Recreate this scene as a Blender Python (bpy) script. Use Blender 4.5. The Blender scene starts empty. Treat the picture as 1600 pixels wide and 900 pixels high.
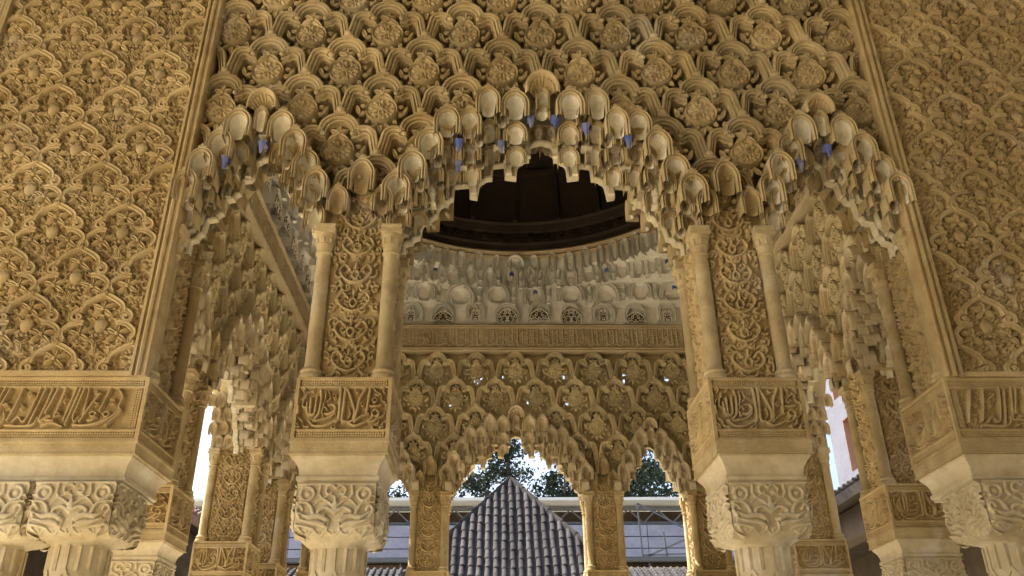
import bpy, bmesh, math, random
import numpy as np
from mathutils import Matrix, Vector

# ------------------------------------------------------------------ camera, sky, sun, exposure
S = bpy.context.scene
EYE = 1.6
cam_d = bpy.data.cameras.new("camera"); cam = bpy.data.objects.new("camera", cam_d)
S.collection.objects.link(cam); S.camera = cam
cam_d.sensor_width = 36.0; cam_d.lens = 1318.55 / 1600 * 36.0; cam_d.clip_start = 0.05; cam_d.clip_end = 2000
yaw, pitch, roll = 0.02552, 0.47701, -0.00833
fw = Vector((math.sin(yaw) * math.cos(pitch), math.cos(yaw) * math.cos(pitch), math.sin(pitch)))
rt = Vector((math.cos(yaw), -math.sin(yaw), 0)); up = rt.cross(fw)
rt, up = rt * math.cos(roll) + up * math.sin(roll), up * math.cos(roll) - rt * math.sin(roll)
cam.matrix_world = Matrix(((rt.x, up.x, -fw.x, -0.2946), (rt.y, up.y, -fw.y, -4.0), (rt.z, up.z, -fw.z, EYE), (0, 0, 0, 1)))

SUN_EL, SUN_AZ = math.radians(54), math.radians(-66)      # azimuth from +Y (beyond the pavilion) towards -X
W = bpy.data.worlds.new("World"); S.world = W; W.use_nodes = True
nt = W.node_tree; nt.nodes.clear()
sky = nt.nodes.new("ShaderNodeTexSky"); sky.sky_type = 'NISHITA'; sky.sun_disc = False
sky.sun_elevation = SUN_EL; sky.sun_rotation = SUN_AZ; sky.air_density = 1.0; sky.dust_density = 6.0; sky.ozone_density = 1.0
bg = nt.nodes.new("ShaderNodeBackground"); bg.inputs[1].default_value = 0.15
wo = nt.nodes.new("ShaderNodeOutputWorld")
nt.links.new(sky.outputs[0], bg.inputs[0]); nt.links.new(bg.outputs[0], wo.inputs[0])
sd = bpy.data.lights.new("sun", 'SUN'); sd.energy = 4.5; sd.angle = math.radians(0.5); sd.color = (1.0, 0.935, 0.80)
sun = bpy.data.objects.new("sun", sd); S.collection.objects.link(sun)
sdir = Vector((math.sin(SUN_AZ) * math.cos(SUN_EL), math.cos(SUN_AZ) * math.cos(SUN_EL), math.sin(SUN_EL)))
sun.rotation_euler = sdir.to_track_quat('Z', 'Y').to_euler(); sun.location = sdir * 40
S.view_settings.view_transform = 'Standard'; S.view_settings.look = 'None'
S.view_settings.exposure = 1.45; S.view_settings.gamma = 1.0; S.view_settings.use_curve_mapping = False
S.render.engine = 'CYCLES'
S.cycles.max_bounces = 8; S.cycles.diffuse_bounces = 6; S.cycles.glossy_bounces = 2; S.cycles.use_denoising = True

random.seed(7); RNG = np.random.default_rng(7)

# ------------------------------------------------------------------ materials
def new_mat(name):
    m = bpy.data.materials.new(name); m.use_nodes = True
    n = m.node_tree.nodes; b = n["Principled BSDF"]
    b.inputs["Specular IOR Level"].default_value = 0.25
    return m, m.node_tree, n, b
def stucco(name, c1, c2, c3, rough=0.88, bump=0.38, jitter=0.14, fine=90.0, stain=0.35):
    m, t, n, b = new_mat(name); L = t.links.new
    geo = n.new("ShaderNodeNewGeometry")
    def noise(scale, detail=4.0, r=0.6):
        x = n.new("ShaderNodeTexNoise"); x.inputs["Scale"].default_value = scale; x.inputs["Detail"].default_value = detail
        x.inputs["Roughness"].default_value = r; L(geo.outputs["Position"], x.inputs["Vector"]); return x
    def ramp(src, a, c, lo=(0, 0, 0, 1), hi=(1, 1, 1, 1)):
        r = n.new("ShaderNodeValToRGB"); r.color_ramp.elements[0].position = a; r.color_ramp.elements[1].position = c
        r.color_ramp.elements[0].color = lo; r.color_ramp.elements[1].color = hi; L(src, r.inputs[0]); return r
    def mix(f, a, c, mode='MIX'):
        x = n.new("ShaderNodeMix"); x.data_type = 'RGBA'; x.blend_type = mode
        for v, i in ((f, 0), (a, 6), (c, 7)):
            if hasattr(v, "links"): L(v, x.inputs[i])
            elif i == 0: x.inputs[0].default_value = v
            else: x.inputs[i].default_value = (*v, 1)
        return x.outputs[2]
    big = ramp(noise(1.7).outputs[0], 0.38, 0.64); med = ramp(noise(9.0).outputs[0], 0.42, 0.72); fin = noise(fine, 3.0, 0.7)
    c = mix(big.outputs[0], c1, c2)
    sm = n.new("ShaderNodeMath"); sm.operation = 'MULTIPLY'; sm.inputs[1].default_value = stain; L(med.outputs[0], sm.inputs[0])
    c = mix(sm.outputs[0], c, c3)
    pt = ramp(noise(2.3, 6.0, 0.65).outputs[0], 0.56, 0.66)
    pm_ = n.new("ShaderNodeMath"); pm_.operation = 'MULTIPLY'; pm_.inputs[1].default_value = stain; L(pt.outputs[0], pm_.inputs[0])
    g_ = sum(c2) / 3; c = mix(pm_.outputs[0], c, tuple(min(.8, (v * .55 + g_ * .45) * 1.12) for v in c2))
    oi = n.new("ShaderNodeObjectInfo")
    mr = n.new("ShaderNodeMapRange"); mr.inputs[3].default_value = 1 - jitter; mr.inputs[4].default_value = 1 + jitter
    L(oi.outputs["Random"], mr.inputs[0])
    fr = n.new("ShaderNodeMapRange"); fr.inputs[1].default_value = 0.3; fr.inputs[2].default_value = 0.7; fr.inputs[3].default_value = 0.86; fr.inputs[4].default_value = 1.08
    L(fin.outputs[0], fr.inputs[0])
    mu = n.new("ShaderNodeMath"); mu.operation = 'MULTIPLY'; L(mr.outputs[0], mu.inputs[0]); L(fr.outputs[0], mu.inputs[1])
    cc = n.new("ShaderNodeCombineColor")
    for i in range(3): L(mu.outputs[0], cc.inputs[i])
    c = mix(1.0, c, cc.outputs[0], 'MULTIPLY')
    L(c, b.inputs["Base Color"]); b.inputs["Roughness"].default_value = rough
    bp = n.new("ShaderNodeBump"); bp.inputs["Strength"].default_value = bump; bp.inputs["Distance"].default_value = 0.006
    L(noise(fine * 1.3, 4.0, 0.7).outputs[0], bp.inputs["Height"]); L(bp.outputs[0], b.inputs["Normal"])
    return m
def plain(name, c, rough=0.7, metal=0.0, emit=None, es=1.0):
    m, t, n, b = new_mat(name); b.inputs["Base Color"].default_value = (*c, 1); b.inputs["Roughness"].default_value = rough
    b.inputs["Metallic"].default_value = metal
    return m
M = dict(
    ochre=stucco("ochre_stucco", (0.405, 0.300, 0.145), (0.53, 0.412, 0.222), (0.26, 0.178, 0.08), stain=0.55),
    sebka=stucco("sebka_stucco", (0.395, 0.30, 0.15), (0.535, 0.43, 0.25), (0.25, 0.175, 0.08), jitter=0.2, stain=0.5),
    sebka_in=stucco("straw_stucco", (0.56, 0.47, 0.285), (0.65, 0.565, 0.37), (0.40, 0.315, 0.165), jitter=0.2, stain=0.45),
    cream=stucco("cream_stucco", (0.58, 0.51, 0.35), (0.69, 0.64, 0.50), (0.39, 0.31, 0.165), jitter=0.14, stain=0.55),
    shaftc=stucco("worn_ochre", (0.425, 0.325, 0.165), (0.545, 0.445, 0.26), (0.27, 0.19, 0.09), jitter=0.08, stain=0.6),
    pale=stucco("pale_plaster", (0.72, 0.70, 0.63), (0.79, 0.78, 0.73), (0.52, 0.47, 0.37), jitter=0.10, stain=0.4),
    band=stucco("grey_stucco", (0.50, 0.40, 0.25), (0.58, 0.49, 0.33), (0.36, 0.27, 0.15), jitter=0.05),
    marble=stucco("aged_marble", (0.52, 0.435, 0.275), (0.62, 0.55, 0.40), (0.36, 0.275, 0.15), stain=0.6, rough=0.5, bump=0.08, jitter=0.05, fine=25.0),
    plaster=stucco("warm_plaster", (0.60, 0.505, 0.335), (0.66, 0.57, 0.40), (0.50, 0.405, 0.255)),
    egg=stucco("pale_cream_plaster", (0.74, 0.69, 0.56), (0.80, 0.78, 0.70), (0.48, 0.40, 0.25), jitter=0.12, stain=0.6),
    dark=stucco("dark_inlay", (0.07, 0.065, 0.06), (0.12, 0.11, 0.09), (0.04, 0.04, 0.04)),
    blue=stucco("blue_pigment", (0.06, 0.10, 0.42), (0.12, 0.17, 0.48), (0.35, 0.32, 0.34), stain=0.8),
    wood=stucco("dark_wood", (0.018, 0.011, 0.007), (0.034, 0.021, 0.012), (0.010, 0.007, 0.005), rough=0.6, jitter=0.2),
    tile=stucco("weathered_tile", (0.043, 0.040, 0.044), (0.075, 0.070, 0.072), (0.030, 0.028, 0.028), jitter=0.3, fine=30.0, stain=0.7),
    ptile=stucco("pink_tile", (0.30, 0.19, 0.17), (0.36, 0.26, 0.24), (0.2, 0.13, 0.11), jitter=0.25, fine=30.0),
    white=stucco("shade_tinted_wall", (0.14, 0.145, 0.185), (0.165, 0.17, 0.21), (0.12, 0.12, 0.145), jitter=0.03, fine=12.0),  # white wall with its grey-blue shade put into the base colour
    clad=stucco("shade_tinted_cladding", (0.19, 0.215, 0.32), (0.225, 0.25, 0.355), (0.165, 0.19, 0.27), jitter=0.06, fine=8.0, bump=0.05),  # white panels; the bluish cast of open shade is in the colour
    steel=plain("grey_steel", (0.10, 0.11, 0.13), 0.5, 0.4),
    roofmetal=plain("sheet_metal", (0.55, 0.56, 0.58), 0.45, 0.3),
    shadowwall=stucco("shadow_brown_wall", (0.07, 0.05, 0.035), (0.10, 0.075, 0.05), (0.05, 0.04, 0.03)),  # shade of gallery and shed interiors put into the brown; also on lattice tabs
    brick=stucco("salmon_reveal", (0.50, 0.27, 0.17), (0.55, 0.32, 0.2), (0.4, 0.2, 0.12)),
    glass=plain("window_glass", (0.05, 0.06, 0.07), 0.08),
    ground=stucco("pale_gravel", (0.60, 0.54, 0.39), (0.66, 0.60, 0.45), (0.53, 0.47, 0.33), fine=40.0, jitter=0.0),
    paving=stucco("marble_paving", (0.61, 0.53, 0.375), (0.67, 0.595, 0.45), (0.51, 0.43, 0.285), fine=20.0, jitter=0.06),
    leaf=stucco("dark_leaf", (0.012, 0.022, 0.013), (0.022, 0.036, 0.020), (0.008, 0.015, 0.010), jitter=0.0, fine=6.0, bump=0.0),
    bark=stucco("bark", (0.06, 0.045, 0.03), (0.09, 0.07, 0.05), (0.04, 0.03, 0.02)),
)

# ------------------------------------------------------------------ mesh helpers
class MB:
    def __init__(s): s.v = []; s.f = []; s.n = 0; s.m2 = None
    def add(s, v, f):
        v = np.asarray(v, float).reshape(-1, 3); s.v.append(v)
        for a in f: s.f.append(tuple(int(i) + s.n for i in a))
        s.n += len(v); return s
    def box(s, x0, x1, y0, y1, z0, z1):
        v = [(x, y, z) for z in (z0, z1) for y in (y0, y1) for x in (x0, x1)]
        return s.add(v, [(0, 2, 3, 1), (4, 5, 7, 6), (0, 1, 5, 4), (2, 6, 7, 3), (0, 4, 6, 2), (1, 3, 7, 5)])
    def grid(s, P, closed_u=False):
        """P: (nu,nv,3)"""
        nu, nv = P.shape[:2]; f = []
        for i in range(nu if closed_u else nu - 1):
            i2 = (i + 1) % nu
            for j in range(nv - 1):
                f.append((i * nv + j, i2 * nv + j, i2 * nv + j + 1, i * nv + j + 1))
        return s.add(P.reshape(-1, 3), f)
    def revolve(s, prof, seg=16, c=(0, 0), sx=1.0, sy=1.0, cap=True):
        a = np.linspace(0, 2 * np.pi, seg, endpoint=False)
        P = np.zeros((seg, len(prof), 3))
        for j, (r, z) in enumerate(prof):
            P[:, j, 0] = c[0] + r * np.cos(a) * sx; P[:, j, 1] = c[1] + r * np.sin(a) * sy; P[:, j, 2] = z
        b = s.n; s.grid(P, True); n = len(prof)
        if cap:
            s.f.append(tuple(b + i * n for i in range(seg))[::-1]); s.f.append(tuple(b + i * n + n - 1 for i in range(seg)))
        return s
    def rings(s, R, cap=True):
        """R: list of rings (k,3), same k, lofted and capped"""
        P = np.array(R, float).transpose(1, 0, 2); b = s.n; k, n = P.shape[:2]; s.grid(P, True)
        if cap:
            s.f.append(tuple(b + i * n for i in range(k))[::-1]); s.f.append(tuple(b + i * n + n - 1 for i in range(k)))
        return s
    def loft(s, prof, x0, x1, y0, y1):
        """rectangular loft: prof = (inset, z)"""
        return s.rings([[(x0 + i, y0 + i, z), (x1 - i, y0 + i, z), (x1 - i, y1 - i, z), (x0 + i, y1 - i, z)] for i, z in prof])
    def sweep(s, path, prof, y=0.0, cap=True):
        """path (n,2) in x,z; prof list of (side offset, height towards the viewer = -y)"""
        p = np.asarray(path, float); t = np.gradient(p, axis=0); t /= np.linalg.norm(t, axis=1)[:, None] + 1e-9
        nrm = np.stack([-t[:, 1], t[:, 0]], 1)
        P = np.zeros((len(p), len(prof), 3))
        for j, (o, h) in enumerate(prof):
            P[:, j, 0] = p[:, 0] + nrm[:, 0] * o; P[:, j, 2] = p[:, 1] + nrm[:, 1] * o; P[:, j, 1] = y - h
        b = s.n; s.grid(P); n = len(prof)
        if cap:
            s.f.append(tuple(b + j for j in range(n))); s.f.append(tuple(b + (len(p) - 1) * n + j for j in range(n))[::-1])
        return s
    def bar(s, a, b, r):
        a = np.array(a, float); b = np.array(b, float); d = b - a; d /= np.linalg.norm(d) + 1e-9
        u = np.cross(d, (0, 0, 1) if abs(d[2]) < .9 else (1, 0, 0)); u /= np.linalg.norm(u); w = np.cross(d, u)
        return s.rings([[p + r * (u * i + w * j) for i, j in ((-1, -1), (1, -1), (1, 1), (-1, 1))] for p in (a, b)])
    def ball(s, c, r, seg=10, rg=6, sc=(1, 1, 1)):
        t = np.linspace(-np.pi / 2, np.pi / 2, rg); a = np.linspace(0, 2 * np.pi, seg, endpoint=False)
        P = np.zeros((seg, rg, 3)); P[:, :, 0] = c[0] + r * sc[0] * np.outer(np.cos(a), np.cos(t))
        P[:, :, 1] = c[1] + r * sc[1] * np.outer(np.sin(a), np.cos(t)); P[:, :, 2] = c[2] + r * sc[2] * np.sin(t)[None, :]
        return s.grid(P, True)
    def petal(s, c, ang, ln, wd, h, y=0.0, base=0.0):
        """leaf lying on the wall plane, pointing along ang (0 = right, 90 = up)"""
        T = np.array([0, .12, .35, .6, .82, 1.0]); wv = np.array([.25, .7, 1.0, .85, .5, .02]) * wd / 2; hv = np.array([.5, .85, 1, .9, .6, .15]) * h
        ca, sa = math.cos(math.radians(ang)), math.sin(math.radians(ang)); P = np.zeros((6, 7, 3))
        for i in range(6):
            for j, (o, k) in enumerate(((-1, -.9), (-.92, .25), (-.55, .95), (0, .62), (.55, .95), (.92, .25), (1, -.9))):
                l = base + T[i] * ln; q = o * wv[i]
                P[i, j] = (c[0] + ca * l - sa * q, y - (hv[i] * k if k > 0 else k * .006), c[1] + sa * l + ca * q)
        return s.grid(P)
    def mesh(s, name, sharp=38, mat=None):
        me = bpy.data.meshes.new(name); V = np.concatenate(s.v)
        me.from_pydata(V.tolist(), [], s.f)
        me.polygons.foreach_set("use_smooth", [True] * len(me.polygons))
        if sharp: me.set_sharp_from_angle(angle=math.radians(sharp))
        if mat: me.materials.append(M[mat])
        if s.m2:
            me.materials.append(M[s.m2[0]]); idx = np.zeros(len(me.polygons), np.int32); idx[s.m2[1]:s.m2[2]] = 1; me.polygons.foreach_set('material_index', idx)
        me.update(); return me

COL = S.collection
BASE = {}
def setp(o, label=None, cat=None, group=None, kind=None):
    if label: o["label"] = label
    if cat: o["category"] = cat
    if group: o["group"] = group
    if kind: o["kind"] = kind
    return o
def thing(name, label, cat, loc=(0, 0, 0), rz=0.0, group=None, kind=None):
    """Empty at the thing's base; child z is given relative to the eye level"""
    o = bpy.data.objects.new(name, None); COL.objects.link(o); o.location = loc; o.rotation_euler = (0, 0, rz)
    o.empty_display_size = 0.2; BASE[o.name] = loc[2]
    return setp(o, label, cat, group, kind)
def part(name, me, parent, loc=(0, 0, 0), rz=0.0, sub=False, kind=None, label=None, scale=None):
    o = bpy.data.objects.new(name, me); COL.objects.link(o); o.parent = parent
    o.location = loc if sub else (loc[0], loc[1], loc[2] + EYE - BASE[parent.name]); o.rotation_euler = (0, 0, rz)
    if scale: o.scale = scale
    return setp(o, label, None, None, kind)
def single(name, me, label, cat, loc=(0, 0, EYE), rz=0.0, group=None, kind=None):
    o = bpy.data.objects.new(name, me); COL.objects.link(o); o.location = loc; o.rotation_euler = (0, 0, rz)
    return setp(o, label, cat, group, kind)
def clipped(me, planes, name):
    """copy of a mesh cut by planes (co, normal): keeps the side against the normal"""
    bm = bmesh.new(); bm.from_mesh(me)
    for co, no in planes:
        bmesh.ops.bisect_plane(bm, geom=bm.verts[:] + bm.edges[:] + bm.faces[:], plane_co=co, plane_no=no, clear_outer=True)
    m2 = bpy.data.meshes.new(name); bm.to_mesh(m2); bm.free()
    for m in me.materials: m2.materials.append(m)
    return m2
def arc(cx, cz, r, a0, a1, n=10, rz=None):
    a = np.radians(np.linspace(a0, a1, n)); return np.stack([cx + r * np.cos(a), cz + (rz or r) * np.sin(a)], 1)
def smooth(pts, n=6):
    """Catmull-Rom through the points"""
    p = np.asarray(pts, float); q = np.vstack([2 * p[0] - p[1], p, 2 * p[-1] - p[-2]]); out = []
    for i in range(1, len(q) - 2):
        for t in np.linspace(0, 1, n, endpoint=False):
            a, b, c, d = q[i - 1], q[i], q[i + 1], q[i + 2]
            out.append(.5 * ((2 * b) + (c - a) * t + (2 * a - 5 * b + 4 * c - d) * t * t + (3 * b - a - 3 * c + d) * t ** 3))
    out.append(p[-1]); return np.array(out)

# ---- carved relief: strokes rasterised into a height grid
def raster(W_, H_, nx, nz, strokes, flat=0.55):
    """strokes: (pts (n,2) in metres from lower left, radius or radii, height)"""
    X = np.linspace(0, W_, nx); Zz = np.linspace(0, H_, nz); h = np.zeros((nx, nz)); dx = X[1]; dz = Zz[1]
    for pts, r, ht in strokes:
        pts = np.asarray(pts, float); rr = np.full(len(pts), r) if np.isscalar(r) else np.asarray(r, float)
        for k in range(len(pts) - 1):
            a, b = pts[k], pts[k + 1]; R = max(rr[k], rr[k + 1])
            i0 = max(0, int((min(a[0], b[0]) - R) / dx)); i1 = min(nx, int((max(a[0], b[0]) + R) / dx) + 2)
            j0 = max(0, int((min(a[1], b[1]) - R) / dz)); j1 = min(nz, int((max(a[1], b[1]) + R) / dz) + 2)
            if i1 <= i0 or j1 <= j0: continue
            xx, zz = np.meshgrid(X[i0:i1], Zz[j0:j1], indexing='ij'); d = b - a; L2 = d @ d + 1e-12
            t = np.clip(((xx - a[0]) * d[0] + (zz - a[1]) * d[1]) / L2, 0, 1)
            ds = np.hypot(xx - a[0] - t * d[0], zz - a[1] - t * d[1]); rl = rr[k] + (rr[k + 1] - rr[k]) * t
            u = np.clip((rl - ds) / (flat * rl + 1e-9), 0, 1); v = ht * (u * u * (3 - 2 * u)) ** 0.7
            h[i0:i1, j0:j1] = np.maximum(h[i0:i1, j0:j1], v)
    return h
def relief_mesh(name, W_, H_, h, mat, x0=0.0, z0=0.0, y0=0.0, extra=None):
    nx, nz = h.shape; X = x0 + np.linspace(0, W_, nx); Zz = z0 + np.linspace(0, H_, nz)
    P = np.zeros((nx, nz, 3)); P[..., 0] = X[:, None]; P[..., 2] = Zz[None, :]; P[..., 1] = y0 - h
    n = nx * nz; i, j = np.meshgrid(np.arange(nx - 1), np.arange(nz - 1), indexing='ij'); a = (i * nz + j).ravel()
    F = np.stack([a, a + nz, a + nz + 1, a + 1], 1)
    me = bpy.data.meshes.new(name); me.vertices.add(n); me.vertices.foreach_set("co", P.ravel())
    me.loops.add(F.size); me.loops.foreach_set("vertex_index", F.ravel().astype(np.int32))
    me.polygons.add(len(F)); me.polygons.foreach_set("loop_start", np.arange(0, F.size, 4, dtype=np.int32))
    me.polygons.foreach_set("use_smooth", np.ones(len(F), bool)); me.update(calc_edges=True); me.validate()
    me.materials.append(M[mat]); return me
def spiral(cx, cz, r, a0, turns=1.1, n=14, hand=1):
    t = np.linspace(0, 1, n); a = a0 + hand * t * turns * 2 * np.pi; q = r * (1 - 0.78 * t)
    return np.stack([cx + q * np.cos(a), cz + q * np.sin(a)], 1)
def arabesque(W_, H_, seed, sc=0.05, ht=0.018, mirror=True, th=0.008):
    """scrolling stems with leaves filling a W x H field"""
    g = np.random.default_rng(seed); out = []; xmax = W_ / 2 if mirror else W_
    cents = []; tries = 0
    while tries < 900:
        tries += 1; c = (g.uniform(0, xmax), g.uniform(0, H_))
        if all(math.hypot(c[0] - q[0], c[1] - q[1]) > sc * 0.92 for q in cents): cents.append(c)
    for cx, cz in cents:
        hand = g.choice((-1, 1)); a0 = g.uniform(0, 6.28); r = sc * g.uniform(.42, .58)
        st = [(spiral(cx, cz, r, a0, g.uniform(.8, 1.15), 13, hand), np.linspace(th, th * .75, 13), ht * g.uniform(.75, 1))]
        for _ in range(2):
            a = g.uniform(0, 6.28); l = sc * g.uniform(.5, .8); p0 = np.array((cx + r * math.cos(a), cz + r * math.sin(a)))
            b = a + g.uniform(-.9, .9); q = [p0 + l * t * np.array((math.cos(b + .8 * t * hand), math.sin(b + .8 * t * hand))) for t in np.linspace(0, 1, 6)]
            st.append((np.array(q), np.array([.4, 1.0, 1.25, 1.1, .7, .2]) * th * 1.15, ht * g.uniform(.6, .95)))
        st.append((np.array([(cx, cz), (cx + .001, cz)]), th * .9, ht))
        for s_ in st:
            out.append(s_)
            if mirror: out.append((np.array([(W_ - x, z) for x, z in s_[0]]), s_[1], s_[2]))
    return out
def braid(h, W_, H_, x0, x1, z0, z1, ht=0.012, per=0.024):
    nx, nz = h.shape; X = np.linspace(0, W_, nx)[:, None]; Zz = np.linspace(0, H_, nz)[None, :]
    m = (X >= x0) & (X <= x1) & (Zz >= z0) & (Zz <= z1)
    v = .018 + ht * (0.5 + 0.5 * np.sin((X + Zz) * 2 * np.pi / per) * np.sin((X - Zz) * 2 * np.pi / per))
    h[m] = np.broadcast_to(v, h.shape)[m]

# ------------------------------------------------------------------ the setting: ground
gm = MB().box(-400, 400, -400, 400, -0.5, 0.0).mesh("ground", mat="ground")
single("ground", gm, "pale gravel ground of the court", None, (0, 0, 0), kind="structure")
pm = MB().box(-14, 14, -9, 7.6, 0.0, 0.12).mesh("pavement", mat="paving")
single("pavement", pm, "pale marble floor under the pavilion and gallery", None, (0, 0, 0.004), kind="structure")

# ------------------------------------------------------------------ muqarnas pieces
def hood_mesh(name, w, h, d, mat, knob=True, point=0.15):
    """hollow niche under a thick moulded arch: origin at the top of its arch, front at y = 0"""
    b = MB(); r = w / 2; rim = w * .2; ri = r - rim; n = 17
    rise = min(w * .62, h * .75)
    th = np.linspace(0, np.pi, n); cx = np.cos(th); sx = np.sin(th) ** (1 + point * .5)
    outer = np.stack([r * cx, -rise + rise * sx], 1); outer = np.vstack([[(r * .96, -h)], outer, [(-r * .96, -h)]])
    inner = np.stack([ri * cx, -rise + (rise - rim) * sx], 1); inner = np.vstack([[(ri, -h)], inner, [(-ri, -h)]])
    def at(k, y): return np.insert(outer * (1 - k) + inner * k, 1, y, 1)
    L = [at(0, d + .03), at(0, .016), at(.06, .006), at(.24, -.004), at(.42, 0.002), at(.46, .012), at(.54, .012), at(.58, .002), at(.74, -.002), at(.9, .006), at(1, .016), at(1.0, .03)]
    b.grid(np.array(L).transpose(1, 0, 2)); f0 = len(b.f)
    ph = np.linspace(0, np.pi / 2, 7); Q = np.zeros((n, 8, 3)); e = 1 + point * .5
    for i in range(n):
        Q[i, 0] = (ri * cx[i] * .75, .02 + d * .35 * math.sin(th[i]), -h)
        for j, p_ in enumerate(ph):
            k = math.cos(p_); Q[i, j + 1] = (ri * cx[i] * k, .02 + d * math.sin(th[i]) * k, -rise + (rise - rim) * math.sin(p_) ** e)
    b.grid(Q); b.m2 = ("pale" if mat == "pale" else "egg" if mat == "cream" else mat, f0, len(b.f))
    if knob:
        b.ball((0, .02, .012), w * .13, 8, 5, (1.1, 1, 1)); b.box(-w * .16, w * .16, -.002, .05, -.008, .004)
    return b.mesh(name, 36, "shaftc" if mat == "cream" else mat)
def fan_mesh(name, w, h, mat):
    """shell-shaped niche with radiating strips under a moulded rim"""
    b = MB(); r = w / 2; n = 73
    prof = [(0.0, 0.10), (.15, .095), (0.3, .085), (.45, .07), (0.58, .05), (0.66, .028), (.70, .02), (0.74, .026), (0.80, .0), (0.86, -.012), (0.93, -.012), (1.0, 0.004), (1.0, .12)]
    th = np.linspace(-.3, np.pi + .3, n); P = np.zeros((n, len(prof), 3))
    for i, t in enumerate(th):
        for j, (q, y) in enumerate(prof):
            rib = .016 * (0.5 + 0.5 * math.sin(t * 18)) * min(1, q * 2) if 0 < j < 6 else 0
            P[i, j] = (r * q * math.cos(t), y - rib, -h + h * q * math.sin(t))
    b.grid(P); return b.mesh(name, 45, mat)
def pendant_mesh(name, w, h, mat):
    """slender hanging pillar with a rounded hood on top and a stepped foot"""
    b = MB(); r = w / 2
    b.loft([(r * .35, 0), (0.0, -.012), (0.0, -.03), (r * .3, -.045), (r * .3, -h * .55), (r * .1, -h * .58), (r * .1, -h * .66), (r * .35, -h * .7), (r * .35, -h + .015), (r * .15, -h)], -r, r, 0, w * .9)
    b.ball((0, r * .9, 0.0), r * .9, 8, 5, (1, 1, 1.2)); return b.mesh(name, 40, mat)

CEN_COLS = [(0.165, 3.39, .18, .36), (0.325, 3.40, .155, .36), (0.435, 3.25, .15, .32), (0.565, 3.25, .165, .34), (0.665, 3.10, .17, .32), (0.755, 2.93, .17, .27), (0.84, 2.79, .17, .26)]
CEN_OPEN = [(.80, 2.40), (.80, 2.46), (.76, 2.475), (.72, 2.51), (.705, 2.60), (.66, 2.615), (.62, 2.66), (.60, 2.73), (.56, 2.745), (.53, 2.78), (.525, 2.87), (.44, 2.88), (.435, 2.80), (.39, 2.79), (.38, 2.86), (.35, 2.91), (.30, 2.93), (.295, 3.02), (.23, 3.03), (.225, 2.94), (.155, 2.93), (.15, 3.0), (.115, 3.05), (.075, 3.07), (.07, 3.15), (.035, 3.19), (0, 3.20)]
SID_COLS = [(0.125, 3.22, .165, .32), (0.215, 3.08, .16, .30), (0.295, 2.94, .16, .28), (0.365, 2.80, .15, .26)]
SID_OPEN = [(.375, 2.40), (.375, 2.48), (.34, 2.49), (.31, 2.53), (.30, 2.62), (.25, 2.63), (.22, 2.67), (.21, 2.76), (.17, 2.77), (.14, 2.81), (.13, 2.90), (.09, 2.905), (.075, 2.93), (.07, 3.01), (.045, 3.04), (0, 3.06)]
SIDE_X = 1.655
def contour(x):
    """top line of the hoods over the whole arcade"""
    x = abs(x); pts = [(0, 3.53), (.11, 3.44), (.33, 3.40), (.42, 3.26), (.55, 3.25), (.65, 3.10), (.735, 2.93), (.825, 2.79), (.93, 2.74), (1.0, 2.86), (1.04, 2.88), (1.08, 2.86), (1.15, 2.74)]
    pts += [(SIDE_X - a, z) for a, z, _, _ in SID_COLS[::-1]] + [(SIDE_X, 3.37)] + [(SIDE_X + a, z) for a, z, _, _ in SID_COLS] + [(2.2, 2.6), (3, 2.5)]
    pts.sort(); return float(np.interp(x, [p[0] for p in pts], [p[1] for p in pts]))
def zopen(x, prof):
    p = sorted(prof); return float(np.interp(abs(x), [q[0] for q in p], [q[1] for q in p]))
HOODS = {}
def hood(w, h, d, mat, knob=True):
    k = (round(w, 3), round(h, 2), round(d, 2), mat, knob)
    if k not in HOODS: HOODS[k] = hood_mesh("muqarnas_cell", k[0], k[1], k[2], mat, knob)
    return HOODS[k]
FANS = {}
def curtain_mesh(prof, half, cx, y0, y1, mat):
    prof = [q for a_, b_ in zip(prof[:-1], prof[1:]) for q in ([a_] if abs(a_[0] - b_[0]) < .02 or b_[1] - a_[1] < .015 else [a_] + [(a_[0] + (b_[0] - a_[0]) * (1 - math.cos(t)), a_[1] + (b_[1] - a_[1]) * math.sin(t)) for t in (.4, .8, 1.2)])] + [prof[-1]]
    full = [(-x, z) for x, z in prof] + [(x, z) for x, z in prof[::-1][1:]]
    b = MB()
    for (xa, za), (xb, zb) in zip(full[:-1], full[1:]):
        if abs(xb - xa) > 1e-4:
            ta, tb = max(contour(xa + cx) - .06, za + .02), max(contour(xb + cx) - .06, zb + .02)
            b.add([(xa, y0, za), (xb, y0, zb), (xb, y0, tb), (xa, y0, ta)], [(0, 1, 2, 3)])
            b.add([(xa, y1, za), (xb, y1, zb), (xb, y1, tb), (xa, y1, ta)], [(3, 2, 1, 0)])
        b.add([(xa, y0, za), (xb, y0, zb), (xb, y1, zb), (xa, y1, za)], [(0, 3, 2, 1)])
    p = np.array(full); b.sweep(p, [(.0, 0), (.002, .010), (.012, .016), (.022, .008), (.024, 0)], y0)
    return b.mesh("muqarnas_arch", 35, mat)
CURT = {}
PEND = {}
def lift(prof, dz, kx):
    """the same stepped profile, wider and higher: the next layer outwards"""
    return [(x * kx, z + dz * (0.25 + 0.75 * min(1, (prof[0][0] - x) / (prof[0][0] * .45)))) for x, z in prof]
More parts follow.
